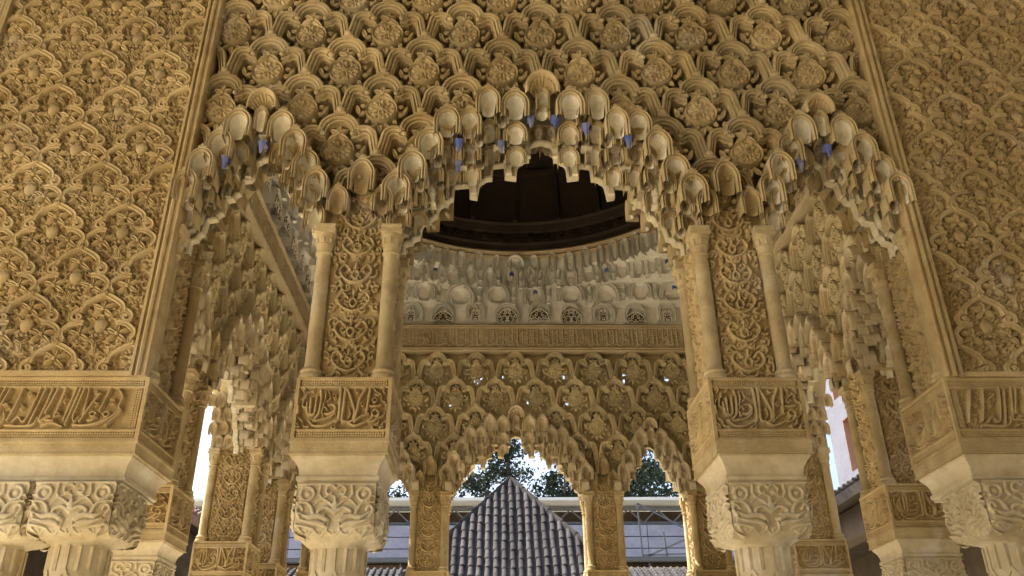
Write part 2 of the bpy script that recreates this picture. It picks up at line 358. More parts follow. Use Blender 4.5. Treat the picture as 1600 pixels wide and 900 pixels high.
def small_hood(w, h, mat):
    """little round-headed niche standing on its own pillar"""
    b = MB(); r = w / 2
    b.revolve([(r * .8, -h), (r * .8, -.5 * h), (r * 1.0, -.48 * h), (r * 1.05, -.44 * h), (r * .9, -.42 * h), (r * .92, -.3 * h), (r * .9, -.2 * h), (r * .7, -.08 * h), (r * .35, -.01 * h), (.004, 0)], 10, (0, r))
    b.box(-r * 1.1, r * 1.1, -.004, w, -h, -h + .014)
    return b.mesh("pendant", 40, mat)
def build_arch(wall, cx, cols, prof, fanw, fanz, mat, curtmat, detail=True):
    big = len(prof) > 20
    key = (prof[0], curtmat)
    if key not in CURT:
        CURT[key] = (curtain_mesh(prof, 0, cx, .23, .265, curtmat), curtain_mesh(lift(prof, .09, 1.03), 0, cx, .19, .215, mat))
    a = part("muqarnas_arch", CURT[key][0], wall, (cx, 0, 0))
    part("muqarnas_layer", CURT[key][1], a, (0, 0, 0), sub=True)
    def cell(x, z, w, h, y, d, knob):
        gap = z - zopen(x, prof)
        if gap < .07: return
        part("muqarnas_cell", hood(w, min(h, gap - .005), d, mat, knob), a, (x, y, z), sub=True)
    k = (round(fanw, 2), mat)
    if k not in FANS: FANS[k] = fan_mesh("fan_niche", fanw * .9, fanw * .6, "sebka" if mat == "cream" else mat)
    part("fan_niche", FANS[k], a, (0, -.065, fanz), sub=True)
    cell(0, fanz - .13, .085, .16, -.05, .05, True)
    full = sorted([(-x, z, w, h) for x, z, w, h in cols] + list(cols))
    mids = [((p_[0] + q_[0]) / 2, min(p_[1], q_[1])) for p_, q_ in zip(full[:-1], full[1:])]
    for i, (x, z, w, h) in enumerate(full):
        cell(x, z, w, .20, -.05 - .012 * (i % 2), .08, True)
        cell(x * .98, z - .175, w * .85, .15, .03, .06, True)
        cell(x * .96, z - .305, w * .75, .13, .10, .05, False)
    for x, z in mids:
        cell(x, z - .10, .095, .14, -.015, .05, True)
        cell(x * .97, z - .215, .085, .13, .065, .05, detail)
        cell(x * .95, z - .32, .075, .11, .125, .045, False)
    xe = np.arange(-prof[0][0] + .05, prof[0][0] - .04, .0735)
    for x in xe:
        zz = max(zopen(x - .03, prof), zopen(x + .03, prof), zopen(x, prof))
        part("muqarnas_cell", hood(.072, .085, .045, mat, False), a, (float(x), .17, zz + .10), sub=True)
    if detail:                       # cells under the thickness of the wall, behind the hanging edge
        for x in np.arange(-prof[0][0] + .06, prof[0][0] - .05, .088):
            for y_, dz in ((.30, .13), (.40, .09)):
                zt_ = contour(x + cx) - dz; h_ = min(.14, zt_ - zopen(x, prof) - .004)
                if h_ > .05: part("muqarnas_cell", hood(.095, h_, .06, mat, False), a, (float(x), y_, zt_), sub=True)
    def x_open(z): return max(abs(x_) for x_ in np.linspace(0, prof[0][0], 60) if zopen(x_, prof) >= z or x_ == 0)
    for s in (-1, 1):
        for m_ in range(5 if big else 4):
            zc = 2.60 + .115 * m_; xo = x_open(zc - .12) + .02
            if xo < prof[0][0] * .5: continue
            for y_ in ((.325, .43) if detail else (.0, .105, .21, .325, .43)):
                part("muqarnas_cell", hood(.10, .13, .05, mat, y_ < .4), a, (s * (xo + .012), y_ + (.05 if m_ % 2 else 0), zc), -s * math.pi / 2, sub=True)
    # little pillars hanging in front of the layers, over each notch of the opening
    for x in (((0.0, .26, 0.10), (.262, .21, .02), (.482, .2, .02), (.655, .17, .02)) if big else ((0.0, .22, .06), (.15, .16, .03), (.255, .16, .03))):
        for s in ((-1, 1) if x[0] else (1,)):
            zb = zopen(x[0], prof) + x[2]; kk = (mat, x[1])
            if kk not in PEND: PEND[kk] = small_hood(.06, x[1], mat)
            part("pendant", PEND[kk], a, (s * x[0], .07, zb + x[1]), sub=True)
    for x in ((.085, .2, .41, .575) if big else (.1, .2)):
        for s in (-1, 1):
            kk = (mat, "foot")
            if kk not in PEND: PEND[kk] = pendant_mesh("pendant", .042, .16, mat)
            part("pendant", PEND[kk], a, (s * x, .185, zopen(x, prof) + .165), sub=True)
    if detail and mat == "cream":
        if "bl" not in PEND:
            b = MB(); b.grid(np.array([[(u * .024 * (1 - .7 * t), -.012 + .01 * t - .006 * (1 - u * u), -t * .085) for t in np.linspace(0, 1, 5)] for u in np.linspace(-1, 1, 5)])); b.box(-.022, .022, .004, .05, -.012, .004); PEND["bl"] = b.mesh("painted_cell", 40, "blue")
        for x, y_, z_ in (((-.072, .0, 3.22), (.072, .0, 3.22), (.25, -.03, 3.14), (-.495, -.03, 3.02), (.495, -.03, 3.05), (-.50, .05, 2.93), (-.25, .06, 3.08)) if big else ((0.02, .0, 3.02), (-.17, -.02, 2.9))):
            part("painted_cell", PEND["bl"], a, (x, y_, z_), sub=True)
    return a

# ------------------------------------------------------------------ sebka lattice pieces
def sebka_meshes(pitch, step, mat):
    hp = pitch / 2
    right = np.vstack([arc(0, -.105, .098, 90, -8, 11), [(.088, -.135)], arc(.150, -.150, .052, 150, 0, 9), [(.212, -.2), (.222, -.25), (hp - .022, -step - .0)]])
    full = np.vstack([(right * (-1, 1))[::-1], right[1:]])
    b = MB(); b.sweep(full, [(-.031, -.20), (-.031, -.035), (-.024, -.03), (-.022, .0), (-.015, .004), (-.012, -.008), (-.008, -.008), (-.005, .014), (.002, .020), (.005, .012), (.009, .012), (.012, .026), (.024, .024), (.030, .008), (.030, -.20)], 0.03)
    b.ball((0, .004, .036), .026, 10, 6, (1, .9, .95)); b.box(-.036, .036, -.008, .06, .002, .014)
    for s in (-1, 1): b.ball((s * .086, .0, -.142), .015, 8, 5)
    rim = b.mesh("sebka_arch", 32, mat)
    m = MB(); R = .106; nr, na = 13, 48
    P = np.zeros((na, nr, 3)); fr = np.linspace(0, 1, nr)
    for i in range(na):
        t = i * 2 * np.pi / na
        for j, q in enumerate(fr):
            y = 0.0
            if q > .86: y = -.016 if q < .97 else .05
            elif q > .78: y = .004
            else: y = -.007 - .010 * math.cos(8 * t) * math.cos(q * 11.0) - .006 * math.cos(16 * t + 3 * q)
            if q < .16: y = -.02
            P[i, j] = (R * q * math.cos(t), y, R * .93 * q * math.sin(t))
    m.grid(P, True)
    for i in range(12):
        t = (i + .5) * math.pi / 6
        m.petal((1.0 * R * math.cos(t), .95 * R * math.sin(t)), math.degrees(t), .036, .03, .012, .012)
    m.petal((0, -.115), -90, .06, .05, .02, .012)
    for s in (-1, 1):
        m.petal((s * .03, -.11), -90 + s * 45, .065, .03, .018, .014); m.petal((s * .135, -.03), 90 - s * 20, .075, .034, .02, .015); m.petal((s * .14, -.06), -90 + s * 15, .06, .03, .018, .02)
    m.box(-.15, .15, .03, .07, -.012, .012); m.box(-.012, .012, .032, .075, -.17, .13)
    med = m.mesh("medallion", 36, mat)
    f = MB()
    f.petal((0, 0), 90, .062, .042, .026)
    for a in (32, 148): f.petal((0, -.008), a, .066, .036, .022)
    for a in (-35, 215): f.petal((0, -.012), a, .085, .042, .026)
    f.ball((0, -.018, -.006), .014, 8, 5)
    flo = f.mesh("flower", 50, mat)
    return rim, med, flo
def sebka_field(wall, pitch, step, zrow, nrows, mats, xlim, zmin_pad=.10, ztop=9.0, yoff=0.03):
    rim, med, flo = mats; n = 0
    for r in range(nrows):
        z = zrow - r * step; off = (r % 2) * pitch / 2
        for k in range(-7, 8):
            x = k * pitch + off
            if abs(x) > xlim + pitch * .45 or z > ztop: continue
            if z < contour(x) + zmin_pad: continue
            me = rim
            if abs(x) + pitch / 2 > xlim:
                s = 1 if x > 0 else -1
                key = ("clip", rim.name, round(x, 2)); me = HOODS.get(key)
                if me is None: me = HOODS[key] = clipped(rim, [((s * xlim - x, 0, 0), (s, 0, 0))], "sebka_arch")
            jx, jz = random.uniform(-.004, .004), random.uniform(-.004, .004)
            o = part("sebka_arch", me, wall, (x + jx, yoff - .02 + random.uniform(-.004, .004), z + jz))
            if abs(x) < xlim - .06:
                part("flower", flo, o, (0, .045, -.112), sub=True).rotation_euler = (0, random.uniform(-.06, .06), 0)
                q_ = part("medallion", med, o, (0, .045 + random.uniform(-.006, .008), -.236), sub=True); q_.rotation_euler = (random.uniform(-.05, .05), random.uniform(-.05, .05), random.uniform(-.06, .06)); q_.scale = (random.uniform(.96, 1.03),) * 3
            n += 1
    return n
def wall_strip(x0, x1, ztop, zfun, y, mat, name="wall_body", n=160, back=None, holes=()):
    """wall sheet above the arches, with optional pierced holes (x, z, r)"""
    b = MB(); xs = np.linspace(x0, x1, n); nzv = 60 if holes else 2
    P = np.zeros((n, nzv, 3))
    for i, x in enumerate(xs):
        P[i, :, 0] = x; P[i, :, 1] = y; P[i, :, 2] = np.linspace(zfun(x), ztop, nzv)
    b.grid(P)
    if holes:
        V = P.reshape(-1, 3); keep = []
        for q in b.f:
            c = V[list(q)].mean(0)
            if not any((c[0] - hx) ** 2 + (c[2] - hz) ** 2 < hr * hr for hx, hz, hr in holes): keep.append(q)
        b.f = keep
    if back is not None:
        Q = P[:, ::nzv - 1].copy(); Q[..., 1] = back; b.grid(Q)
        C = np.stack([P[:, 0], Q[:, 0]], 1); b.grid(C)
    return b.mesh(name, 60, mat)

# ------------------------------------------------------------------ piers
def block_height(W_, H_, nx, nz, text):
    h = raster(W_, H_, nx, nz, text)
    X = np.linspace(0, W_, nx)[:, None]; Zz = np.linspace(0, H_, nz)[None, :]
    fr = (X < .02) | (X > W_ - .02) | (Zz < .012) | (Zz > H_ - .012) | (abs(Zz - .052) < .006) | (abs(Zz - (H_ - .052)) < .006)
    h[np.broadcast_to(fr, h.shape)] = .030
    braid(h, W_, H_, .022, W_ - .022, .014, .045); braid(h, W_, H_, .022, W_ - .022, H_ - .045, H_ - .014)
    return h
BW, BH = .4776, .325
def tr(pts):   # traced letter strokes of the square cartouche -> metres on the block face
    return np.array([((x - 105) / 940 * BW, (728 - y) / 603 * BH) for x, y in pts])
MOTTO = [([(350, 250), (362, 330), (352, 470), (320, 520)], 17), ([(318, 310), (312, 460), (288, 492), (266, 468), (264, 330)], 16), ([(228, 370), (240, 468), (262, 492)], 15),
    ([(200, 330), (185, 400), (220, 420)], 12), ([(545, 240), (548, 400), (545, 530), (520, 556)], 21), ([(590, 235), (586, 400), (580, 535), (622, 552)], 21), ([(610, 240), (655, 340), (692, 440), (690, 525)], 19),
    ([(785, 240), (735, 345), (718, 460), (702, 530), (650, 560)], 19), ([(832, 240), (822, 350), (812, 462)], 19), ([(440, 400), (485, 392), (510, 440), (455, 482), (410, 478)], 15), ([(300, 552), (400, 530), (470, 505), (505, 470)], 13),
    ([(258, 540), (312, 592), (430, 592), (508, 548)], 15), ([(640, 562), (705, 592), (800, 562), (870, 520), (868, 480)], 15), ([(700, 560), (760, 505), (835, 478)], 13), ([(840, 405), (905, 408), (955, 395)], 12),
    ([(862, 470), (895, 440), (935, 468), (905, 505), (866, 486)], 12), ([(470, 305), (490, 285), (508, 308), (488, 330), (470, 305)], 9), ([(480, 605), (505, 585), (530, 605), (505, 622), (480, 605)], 9),
    ([(750, 385), (768, 362), (788, 385), (768, 410), (750, 385)], 9), ([(860, 345), (885, 325), (908, 350), (885, 372), (860, 345)], 9), ([(395, 260), (405, 330), (385, 400)], 10), ([(430, 260), (455, 330), (420, 360)], 10),
    ([(690, 250), (705, 280), (730, 265)], 10), ([(640, 420), (660, 480), (640, 520)], 10), ([(930, 290), (905, 300), (880, 285)], 10), ([(380, 440), (400, 410), (430, 440)], 10), ([(395, 500), (380, 460)], 12), ([(840, 560), (900, 540), (940, 490)], 12),
    ([(150, 430), (163, 345), (215, 320), (220, 275), (280, 262), (300, 225), (400, 222), (820, 222), (870, 235), (900, 268), (945, 290), (955, 345), (992, 372), (1000, 425), (985, 490), (940, 520), (930, 575), (870, 590), (845, 628), (300, 632), (270, 605), (215, 595), (195, 540), (160, 520), (150, 430)], 8),
    ([(165, 245), (200, 235), (185, 270)], 9), ([(985, 245), (955, 238), (980, 280)], 9), ([(130, 600), (175, 605), (150, 570)], 9), ([(985, 600), (950, 615), (985, 570)], 9)]
motto = [(smooth(tr(p), 4), r / 940 * BW, .034) for p, r in MOTTO]
def box_faces(b, W_, D_, z0, z1, cx):      # core of a carved block just inside its relief faces
    b.box(cx - W_ / 2 + .002, cx + W_ / 2 - .002, .017, D_, z0, z1)
hb = block_height(BW, BH, 132, 90, motto)
me_block_face = relief_mesh("inscription_panel", BW, BH, hb - .030, "ochre", -BW / 2, 1.2344, 0.0)
side_text = [(s[0] * (.52 / BW, 1) , s[1], s[2]) for s in motto]
PIER_D = .52
def panel_relief(W_, H_, seed, sc, mat, nx, nz, ht=.02, th=.007, top_arch=False):
    st = arabesque(W_, H_, seed, sc, ht, True, th)
    for k in range(int(H_ / .17)):       # larger symmetrical leaves and a spine of knots
        zc = .1 + k * .17
        for s in (-1, 1):
            st.append((smooth([(W_ / 2, zc - .05), (W_ / 2 + s * .05, zc - .03), (W_ / 2 + s * .085, zc + .02), (W_ / 2 + s * .06, zc + .06), (W_ / 2 + s * .03, zc + .03)], 5), .0085, ht * 1.25))
        st.append((arc(W_ / 2, zc, .018, 0, 360, 14, .024), .006, ht * 1.25)); st.append((np.array([(W_ / 2, zc + .03), (W_ / 2, zc + .07)]), np.array([.004, .012]), ht * 1.2))
    h = raster(W_, H_, nx, nz, st); return relief_mesh("carved_panel", W_, H_, h, mat, -W_ / 2, 0, 0)
me_panel_a = panel_relief(.26, 1.05, 11, .062, "ochre", 88, 300, .034, .0085)
me_panel_b = panel_relief(.26, 1.05, 23, .060, "ochre", 80, 280, .034, .0085)
me_panel_side = panel_relief(.30, 1.05, 5, .058, "ochre", 66, 220, .03, .008)
def colonnette():
    b = MB(); z0, z1 = 1.5598, 2.447; r = .040
    b.revolve([(.062, z0), (.062, z0 + .02), (.052, z0 + .032), (.058, z0 + .045), (.048, z0 + .06), (r, z0 + .07), (r * .97, z1 - .16), (.048, z1 - .155), (.048, z1 - .145), (r, z1 - .14),
               (.044, z1 - .12), (.05, z1 - .10), (.047, z1 - .095), (.056, z1 - .05), (.06, z1 - .035)], 18)
    b.loft([(.006, z1 - .035), (0, z1 - .03), (0, z1 - .012), (.008, z1 - .008), (.002, z1), (0.002, z1 + .02)], -.058, .058, -.058, .058)
    for k in range(8):
        a = k * math.pi / 4; b.ball((.05 * math.cos(a), .05 * math.sin(a), z1 - .075), .012, 6, 4, (.8, .8, 1.9))
    return b.mesh("colonnette", 40, "shaftc")
me_col = colonnette()
def abacus_mesh(x0, x1, y0, y1):
    z = 1.2344; b = MB()
    b.loft([(.014, z - .07), (.014, z - .078), (.018, z - .084), (.028, z - .096), (.040, z - .115), (.048, z - .14), (.050, z - .162), (.052, z - .166), (.040, z - .169), (.040, z - .186), (.052, z - .194), (.052, z - .205)], x0, x1, y0, y1)
    f = MB(); f.loft([(-.004, z - .0005), (-.004, z - .012), (.003, z - .015), (.003, z - .06), (-.002, z - .063), (-.002, z - .070)], x0, x1, y0, y1)
    return b.mesh("abacus", 25, "marble"), f.mesh("fascia", 25, "shaftc")
def capital_parts():
    """cubic capital: square carved box, curling leaves down to a round fluted neck"""
    zt, zm, zb = 1.0304, .865, .775; n = 40; h = .195
    rings = []
    def sq(hw, e):
        out = []
        for i in range(n):
            a = 2 * math.pi * i / n + math.pi / n; c, s = math.cos(a), math.sin(a)
            k = (abs(c) ** e + abs(s) ** e) ** (-1 / e); out.append((hw * k * c, hw * k * s))
        return out
    for hw, e, z in ((h, 30, zt), (h, 30, zm), (h, 30, .828), (h * .985, 26, .812), (h * .93, 14, .797), (h * .82, 6, .784), (h * .72, 3.2, zb), (.134, 2.0, zb - .012), (.128, 2, zb - .03)):
        rings.append([(x, y, z) for x, y in sq(hw, e)])
    b = MB().rings(rings)
    return b.mesh("capital", 40, "marble")
me_cap = capital_parts()
def cap_face():
    w, hh = .375, .255; c = w / 2; st = []
    for s in (-1, 1):
        P = lambda pts: np.array([(c + s * x, z) for x, z in pts])
        st += [(P(arc(.135, .165, .032, 0, 360, 18)), .010, .016), (P([(.135, .165), (.136, .165)]), .02, .012),
               (P(smooth([(.0, .075), (.04, .10), (.075, .085), (.07, .06), (.045, .065)], 6)), .012, .02),
               (P(smooth([(.01, .105), (.03, .125), (.06, .14), (.085, .13)], 6)), np.linspace(.012, .004, 19), .018),
               (P(smooth([(.03, .04), (.07, .06), (.12, .055), (.165, .075)], 6)), np.array([.006] + [.016] * 12 + [.012, .01, .008, .006, .005, .004]), .024),
               (P(smooth([(.10, .07), (.11, .10), (.13, .12), (.16, .125)], 6)), np.linspace(.014, .006, 19), .02),
               (P(smooth([(.165, .06), (.18, .09), (.165, .11), (.15, .09)], 6)), .010, .018),
               (P(smooth([(.0, .19), (.02, .205), (.045, .19), (.04, .165), (.02, .17)], 6)), .008, .018), (P([(.075, .20), (.08, .165), (.065, .145)]), .009, .016),
               (P(smooth([(.0, .15), (.03, .16), (.08, .13), (.10, .11)], 5)), .007, .014)]
    for s in (-1, 1):
        P = lambda pts: np.array([(c + s * x, z) for x, z in pts])
        st += [(P(smooth([(.035, .012), (.07, .028), (.11, .03), (.16, .045)], 6)), np.array([.004, .01, .014, .016, .016, .016, .016, .016, .016, .015, .014, .013, .012, .011, .010, .009, .008, .006, .004]), .022),
               (P([(.03, .0), (.022, .045)]), .006, .016), (P(smooth([(.09, .0), (.13, .012), (.175, .02)], 6)), .008, .018), (P(arc(.178, .14, .016, 0, 360, 12)), .006, .016)]
    st += [(np.array([(c, .10), (c, .145)]), np.array([.022, .006]), .022), (np.array([(0, hh - .005), (w, hh - .005)]), .008, .014)]
    st = [(np.asarray(p_) + (0, .038), r_, h_) for p_, r_, h_ in st[:-1]] + st[-1:]
    for s in (-1, 1):
        P = lambda pts: np.array([(c + s * x, z) for x, z in pts])
        st += [(P(smooth([(.0, .004), (.03, .03), (.062, .012), (.095, .034), (.13, .014), (.16, .04)], 6)), .007, .013), (P([(.0, .0), (.0, .035)]), np.array([.02, .004]), .011), (P([(.062, -.01), (.062, .03)]), np.array([.018, .005]), .010), (P([(.125, -.01), (.125, .035)]), np.array([.018, .005]), .010)]
    h = raster(w, hh, 96, 64, st); Zz = np.linspace(0, hh, 64)
    bend = np.interp(Zz, [0, .008, .02, .036, .05], [.056, .036, .0145, .004, 0])      # the face curls in towards the neck
    return relief_mesh("capital_carving", w, hh, h - .006 - bend[None, :], "marble", -w / 2, 1.0304 - hh + .003, 0)
me_capface = cap_face()
def shaft_mesh():
    b = MB(); b.revolve([(.15, -1.48), (.15, -1.44), (.13, -1.42), (.145, -1.39), (.12, -1.36), (.112, -1.3), (.105, .50), (.115, .51), (.115, .53), (.108, .54), (.130, .565), (.130, .765)], 32)
    for k in range(16):
        a = k * math.pi / 8; b.bar((.129 * math.cos(a), .129 * math.sin(a), .64), (.130 * math.cos(a), .130 * math.sin(a), .752), .008)
    for k in range(8):
        a = k * math.pi / 4
        for s in (-1, 1):
            for j in range(3):
                a0, a1 = a + s * j * .13, a + s * (j + 1) * .13
                b.bar((.129 * math.cos(a0), .129 * math.sin(a0), .645 - j * .03), (.129 * math.cos(a1), .129 * math.sin(a1), .615 - j * .03), .009)
    return b.mesh("column_shaft", 35, "marble")
me_shaft = shaft_mesh()
me_abacus = abacus_mesh(-BW / 2, BW / 2, .0, PIER_D)
def core_mesh(w, d, name="pier_core"):
    b = MB(); b.box(-w / 2 + .032, w / 2 - .032, .032, d - .02, 1.236, 1.5595); b.box(-w / 2 + .075, w / 2 - .075, .075, d - .075, 1.5595, 2.62); b.box(-w / 2 + .01, w / 2 - .01, .085, d - .01, 2.47, 2.66); b.box(-w / 2 + .02, w / 2 - .02, .18, d - .015, 2.655, 2.84)
    return b.mesh(name, 30, "ochre")
me_core = core_mesh(BW, PIER_D)
hs = block_height(PIER_D, BH, 110, 76, side_text)
me_block_side = relief_mesh("inscription_panel", PIER_D, BH, hs - .030, "ochre", -PIER_D / 2, 1.2344, 0.0)
def build_pier(label, loc, rz, panel=None, group=None, faces=("f", "l", "r")):
    t = thing("pier", label, "pier", (loc[0], loc[1], 0.125), rz, group)
    part("pier_core", me_core, t)
    part("inscription_panel", me_block_face, t, (0, 0.0, 0))
    if "r" in faces: part("inscription_panel", me_block_side, t, (BW / 2, PIER_D / 2, 0), math.pi / 2)
    if "l" in faces: part("inscription_panel", me_block_side, t, (-BW / 2, PIER_D / 2, 0), -math.pi / 2)
    q_ = part("abacus", me_abacus[0], t); part("fascia", me_abacus[1], q_, sub=True)
    c = part("capital", me_cap, t, (0, PIER_D / 2, 0), scale=(1, 1.1, 1))
    for a in range(4):
        part("capital_carving", me_capface, c, (.197 * math.sin(a * math.pi / 2), -.197 * math.cos(a * math.pi / 2), 0), a * math.pi / 2, sub=True)
    part("column_shaft", me_shaft, t, (0, PIER_D / 2, 0))
    for sx in (-1, 1):
        for y in (.055, PIER_D - .055): part("colonnette", me_col, t, (sx * .182, y, 0))
    part("carved_panel", panel or me_panel_a, t, (0, .078, 1.56))
    for s in (-1, 1): part("carved_panel", me_panel_side, t, (s * (BW / 2 - .073), PIER_D / 2, 1.56), s * math.pi / 2)
    return t
build_pier("carved pier left of the central front arch, square cartouche block on top of capital", (-1.038, 0), 0)
build_pier("carved pier right of the central front arch, square cartouche block on top of capital", (1.038, 0), 0, me_panel_b)

# ---- wide outer piers of the front arcade
OW = .96
LONG = [([(90, 140), (62, 240), (40, 340)], 15), ([(140, 140), (80, 340), (20, 530)], 16), ([(190, 150), (140, 330), (95, 500)], 16), ([(320, 150), (285, 310), (240, 480)], 16), ([(490, 140), (460, 300), (430, 440), (390, 495), (340, 440), (290, 500)], 15),
    ([(540, 140), (500, 340), (460, 510)], 17), ([(610, 140), (580, 310), (545, 480)], 16), ([(660, 140), (625, 280), (590, 400)], 16), ([(735, 140), (710, 300), (680, 460)], 16), ([(840, 140), (810, 310), (780, 470)], 16), ([(880, 140), (845, 330), (810, 520)], 17),
    ([(920, 130), (885, 330), (868, 440), (890, 490), (925, 440)], 15), ([(965, 140), (966, 290), (960, 430)], 15), ([(1085, 190), (1010, 330), (940, 490)], 16), ([(1175, 150), (1140, 270), (1110, 380)], 15), ([(1020, 410), (1050, 385), (1085, 410), (1050, 440), (1020, 410)], 12),
    ([(1150, 410), (1185, 385), (1215, 410), (1185, 440), (1150, 410)], 12), ([(20, 530), (150, 542), (210, 470), (190, 390)], 13), ([(230, 530), (400, 535), (500, 520), (530, 440)], 13), ([(560, 485), (620, 430), (650, 440), (600, 470), (680, 480)], 12), ([(580, 530), (680, 505), (780, 540)], 12),
    ([(880, 525), (1050, 525), (1200, 465), (1300, 380)], 14), ([(1260, 150), (1310, 230), (1290, 330), (1320, 380), (1250, 470), (1200, 530)], 13), ([(330, 300), (360, 330), (340, 360)], 10), ([(370, 200), (400, 180), (420, 210), (385, 230)], 10), ([(160, 320), (200, 300), (220, 340)], 10), ([(700, 390), (740, 420), (700, 440)], 10),
    ([(1020, 180), (1040, 160), (1060, 185), (1030, 200)], 9), ([(1190, 260), (1230, 250), (1240, 300), (1200, 310)], 10), ([(1050, 290), (1090, 300), (1060, 340)], 9), ([(1010, 480), (1060, 470), (1090, 440)], 10), ([(740, 200), (760, 240), (745, 290)], 10)]
def long_text(end_right):
    out = []
    for sh in (0, -1000):
        for p, r in LONG:
            q = np.array(p, float) + (sh, 0)
            q = np.stack([OW - .03 - (1480 - q[:, 0]) * .0005, (560 - q[:, 1]) / 420 * .205 + .06], 1)
            if sh and q[:, 0].max() > OW - .03 - (1480 - 40) * .0005: continue
            if q[:, 0].min() < .03: continue
            if not end_right: q[:, 0] = q[:, 0] - .0
            out.append((smooth(q, 4), r * .0005, .034))
    return out
ho = block_height(OW, BH, 264, 90, long_text(True))
Xo = np.linspace(0, OW, 264)
braid(ho, OW, BH, OW - .058, OW - .022, .062, BH - .062)
me_longL = relief_mesh("inscription_panel", OW, BH, ho - .030, "ochre", -OW / 2, 1.2344, 0.0)
tR = [(s[0] - (OW - .03 - .70, 0) + (.07, 0), s[1], s[2]) for s in long_text(True)]; tR = [s for s in tR if s[0][:, 0].min() > .065]
tR += [(s[0] + (.62, 0), s[1], s[2]) for s in tR if s[0][:, 0].max() < .36]
tR += [(a[0] + (.07, .06), a[1], a[2] * .75) for a in arabesque(OW - .1, .2, 77, .06, .018, False, .006)]
hR = block_height(OW, BH, 264, 90, tR); braid(hR, OW, BH, .022, .058, .062, BH - .062)
me_longR = relief_mesh("inscription_panel", OW, BH, hR - .030, "ochre", -OW / 2, 1.2344, 0.0)
me_abL = abacus_mesh(-OW / 2, OW / 2, 0, PIER_D)
for s, lab in ((-1, "wide carved pier at the left edge, long slanting inscription over twin capitals"), (1, "wide carved pier at the right edge, long inscription over twin capitals")):
    cx = s * (2.01 + OW / 2)
    t = thing("corner_pier", lab, "pier", (cx, 0, 0.125))
    b = MB(); b.box(-OW / 2 + .032, OW / 2 - .032, .032, PIER_D - .02, 1.236, 1.5595)
    part("pier_core", b.mesh("pier_core", 30, "ochre"), t)
    part("inscription_panel", me_longL if s < 0 else me_longR, t)
    part("inscription_panel", me_block_side, t, (-s * OW / 2, PIER_D / 2, 0), -s * math.pi / 2)
    q_ = part("abacus", me_abL[0], t); part("fascia", me_abL[1], q_, sub=True)
    for k in range(2):
        xx = -s * (OW / 2 - .245 - .405 * k)
        c = part("capital", me_cap, t, (xx, PIER_D / 2 - .06, 0))
        for a in range(4): part("capital_carving", me_capface, c, (.197 * math.sin(a * math.pi / 2), -.197 * math.cos(a * math.pi / 2), 0), a * math.pi / 2, sub=True)
        part("column_shaft", me_shaft, t, (xx, PIER_D / 2 - .06, 0))
    # reveal towards the small arch: two colonnettes with a carved panel between
    for y in (.07, PIER_D - .055): part("colonnette", me_col, t, (-s * (OW / 2 - .045), y, 0))
    part("carved_panel", me_panel_side, t, (-s * (OW / 2 - .075), PIER_D / 2, 1.56), -s * math.pi / 2)
    b = MB(); b.box(*sorted((-s * (OW / 2 - .08), s * OW / 2)), .075, PIER_D - .02, 1.56, 2.66); part("wall_core", b.mesh("wall_core", 30, "ochre"), t)

# ------------------------------------------------------------------ front arcade wall
SEB_F = sebka_meshes(.485, .305, "sebka")
SEB_I = sebka_meshes(.505, .365, "sebka_in")
FX = 2.035
fwall = thing("front_arcade_wall", "front wall with three muqarnas arches under an ochre lozenge lattice", "wall", (0, 0, 0.125))
def zlow_front(x): return max(contour(x) - .16, 2.5)
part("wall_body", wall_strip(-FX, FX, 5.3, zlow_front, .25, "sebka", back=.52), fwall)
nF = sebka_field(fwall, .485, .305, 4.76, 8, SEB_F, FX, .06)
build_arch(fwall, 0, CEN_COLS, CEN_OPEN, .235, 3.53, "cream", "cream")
for s in (-1, 1): build_arch(fwall, s * SIDE_X, SID_COLS, SID_OPEN, .20, 3.37, "cream", "cream")
# pointed niches over each pier
me_crown = hood_mesh("crown_niche", .16, .22, .07, "shaftc", True, 1.0)
me_crown_s = hood_mesh("crown_niche", .125, .17, .06, "shaftc", True, .3)
def crowns(w):
    for s in (-1, 1):
        part("crown_niche", me_crown, w, (s * 1.038, -.05, 2.88))
        for q in (-1, 1): part("crown_niche", me_crown_s, w, (s * 1.038 + q * .125, -.035, 2.70))
crowns(fwall)
# frame strips between the lattice and the carved side panels
def frame_mesh(z0, z1):
    b = MB(); b.sweep([(0, z0), (0, z1)], [(-.05, -.1), (-.05, .0), (-.042, .012), (-.03, .012), (-.026, .002), (-.012, .002), (-.006, .016), (.006, .020), (.016, .014), (.022, 0), (.03, 0), (.034, .018), (.05, .018), (.052, -.1)], 0)
    return b.mesh("frame_moulding", 25, "ochre")
me_fr = frame_mesh(1.56, 5.3)
for s in (-1, 1): part("frame_moulding", me_fr, fwall, (s * (FX + .03), -.012, 0), scale=(-s * .85, 1, 1))

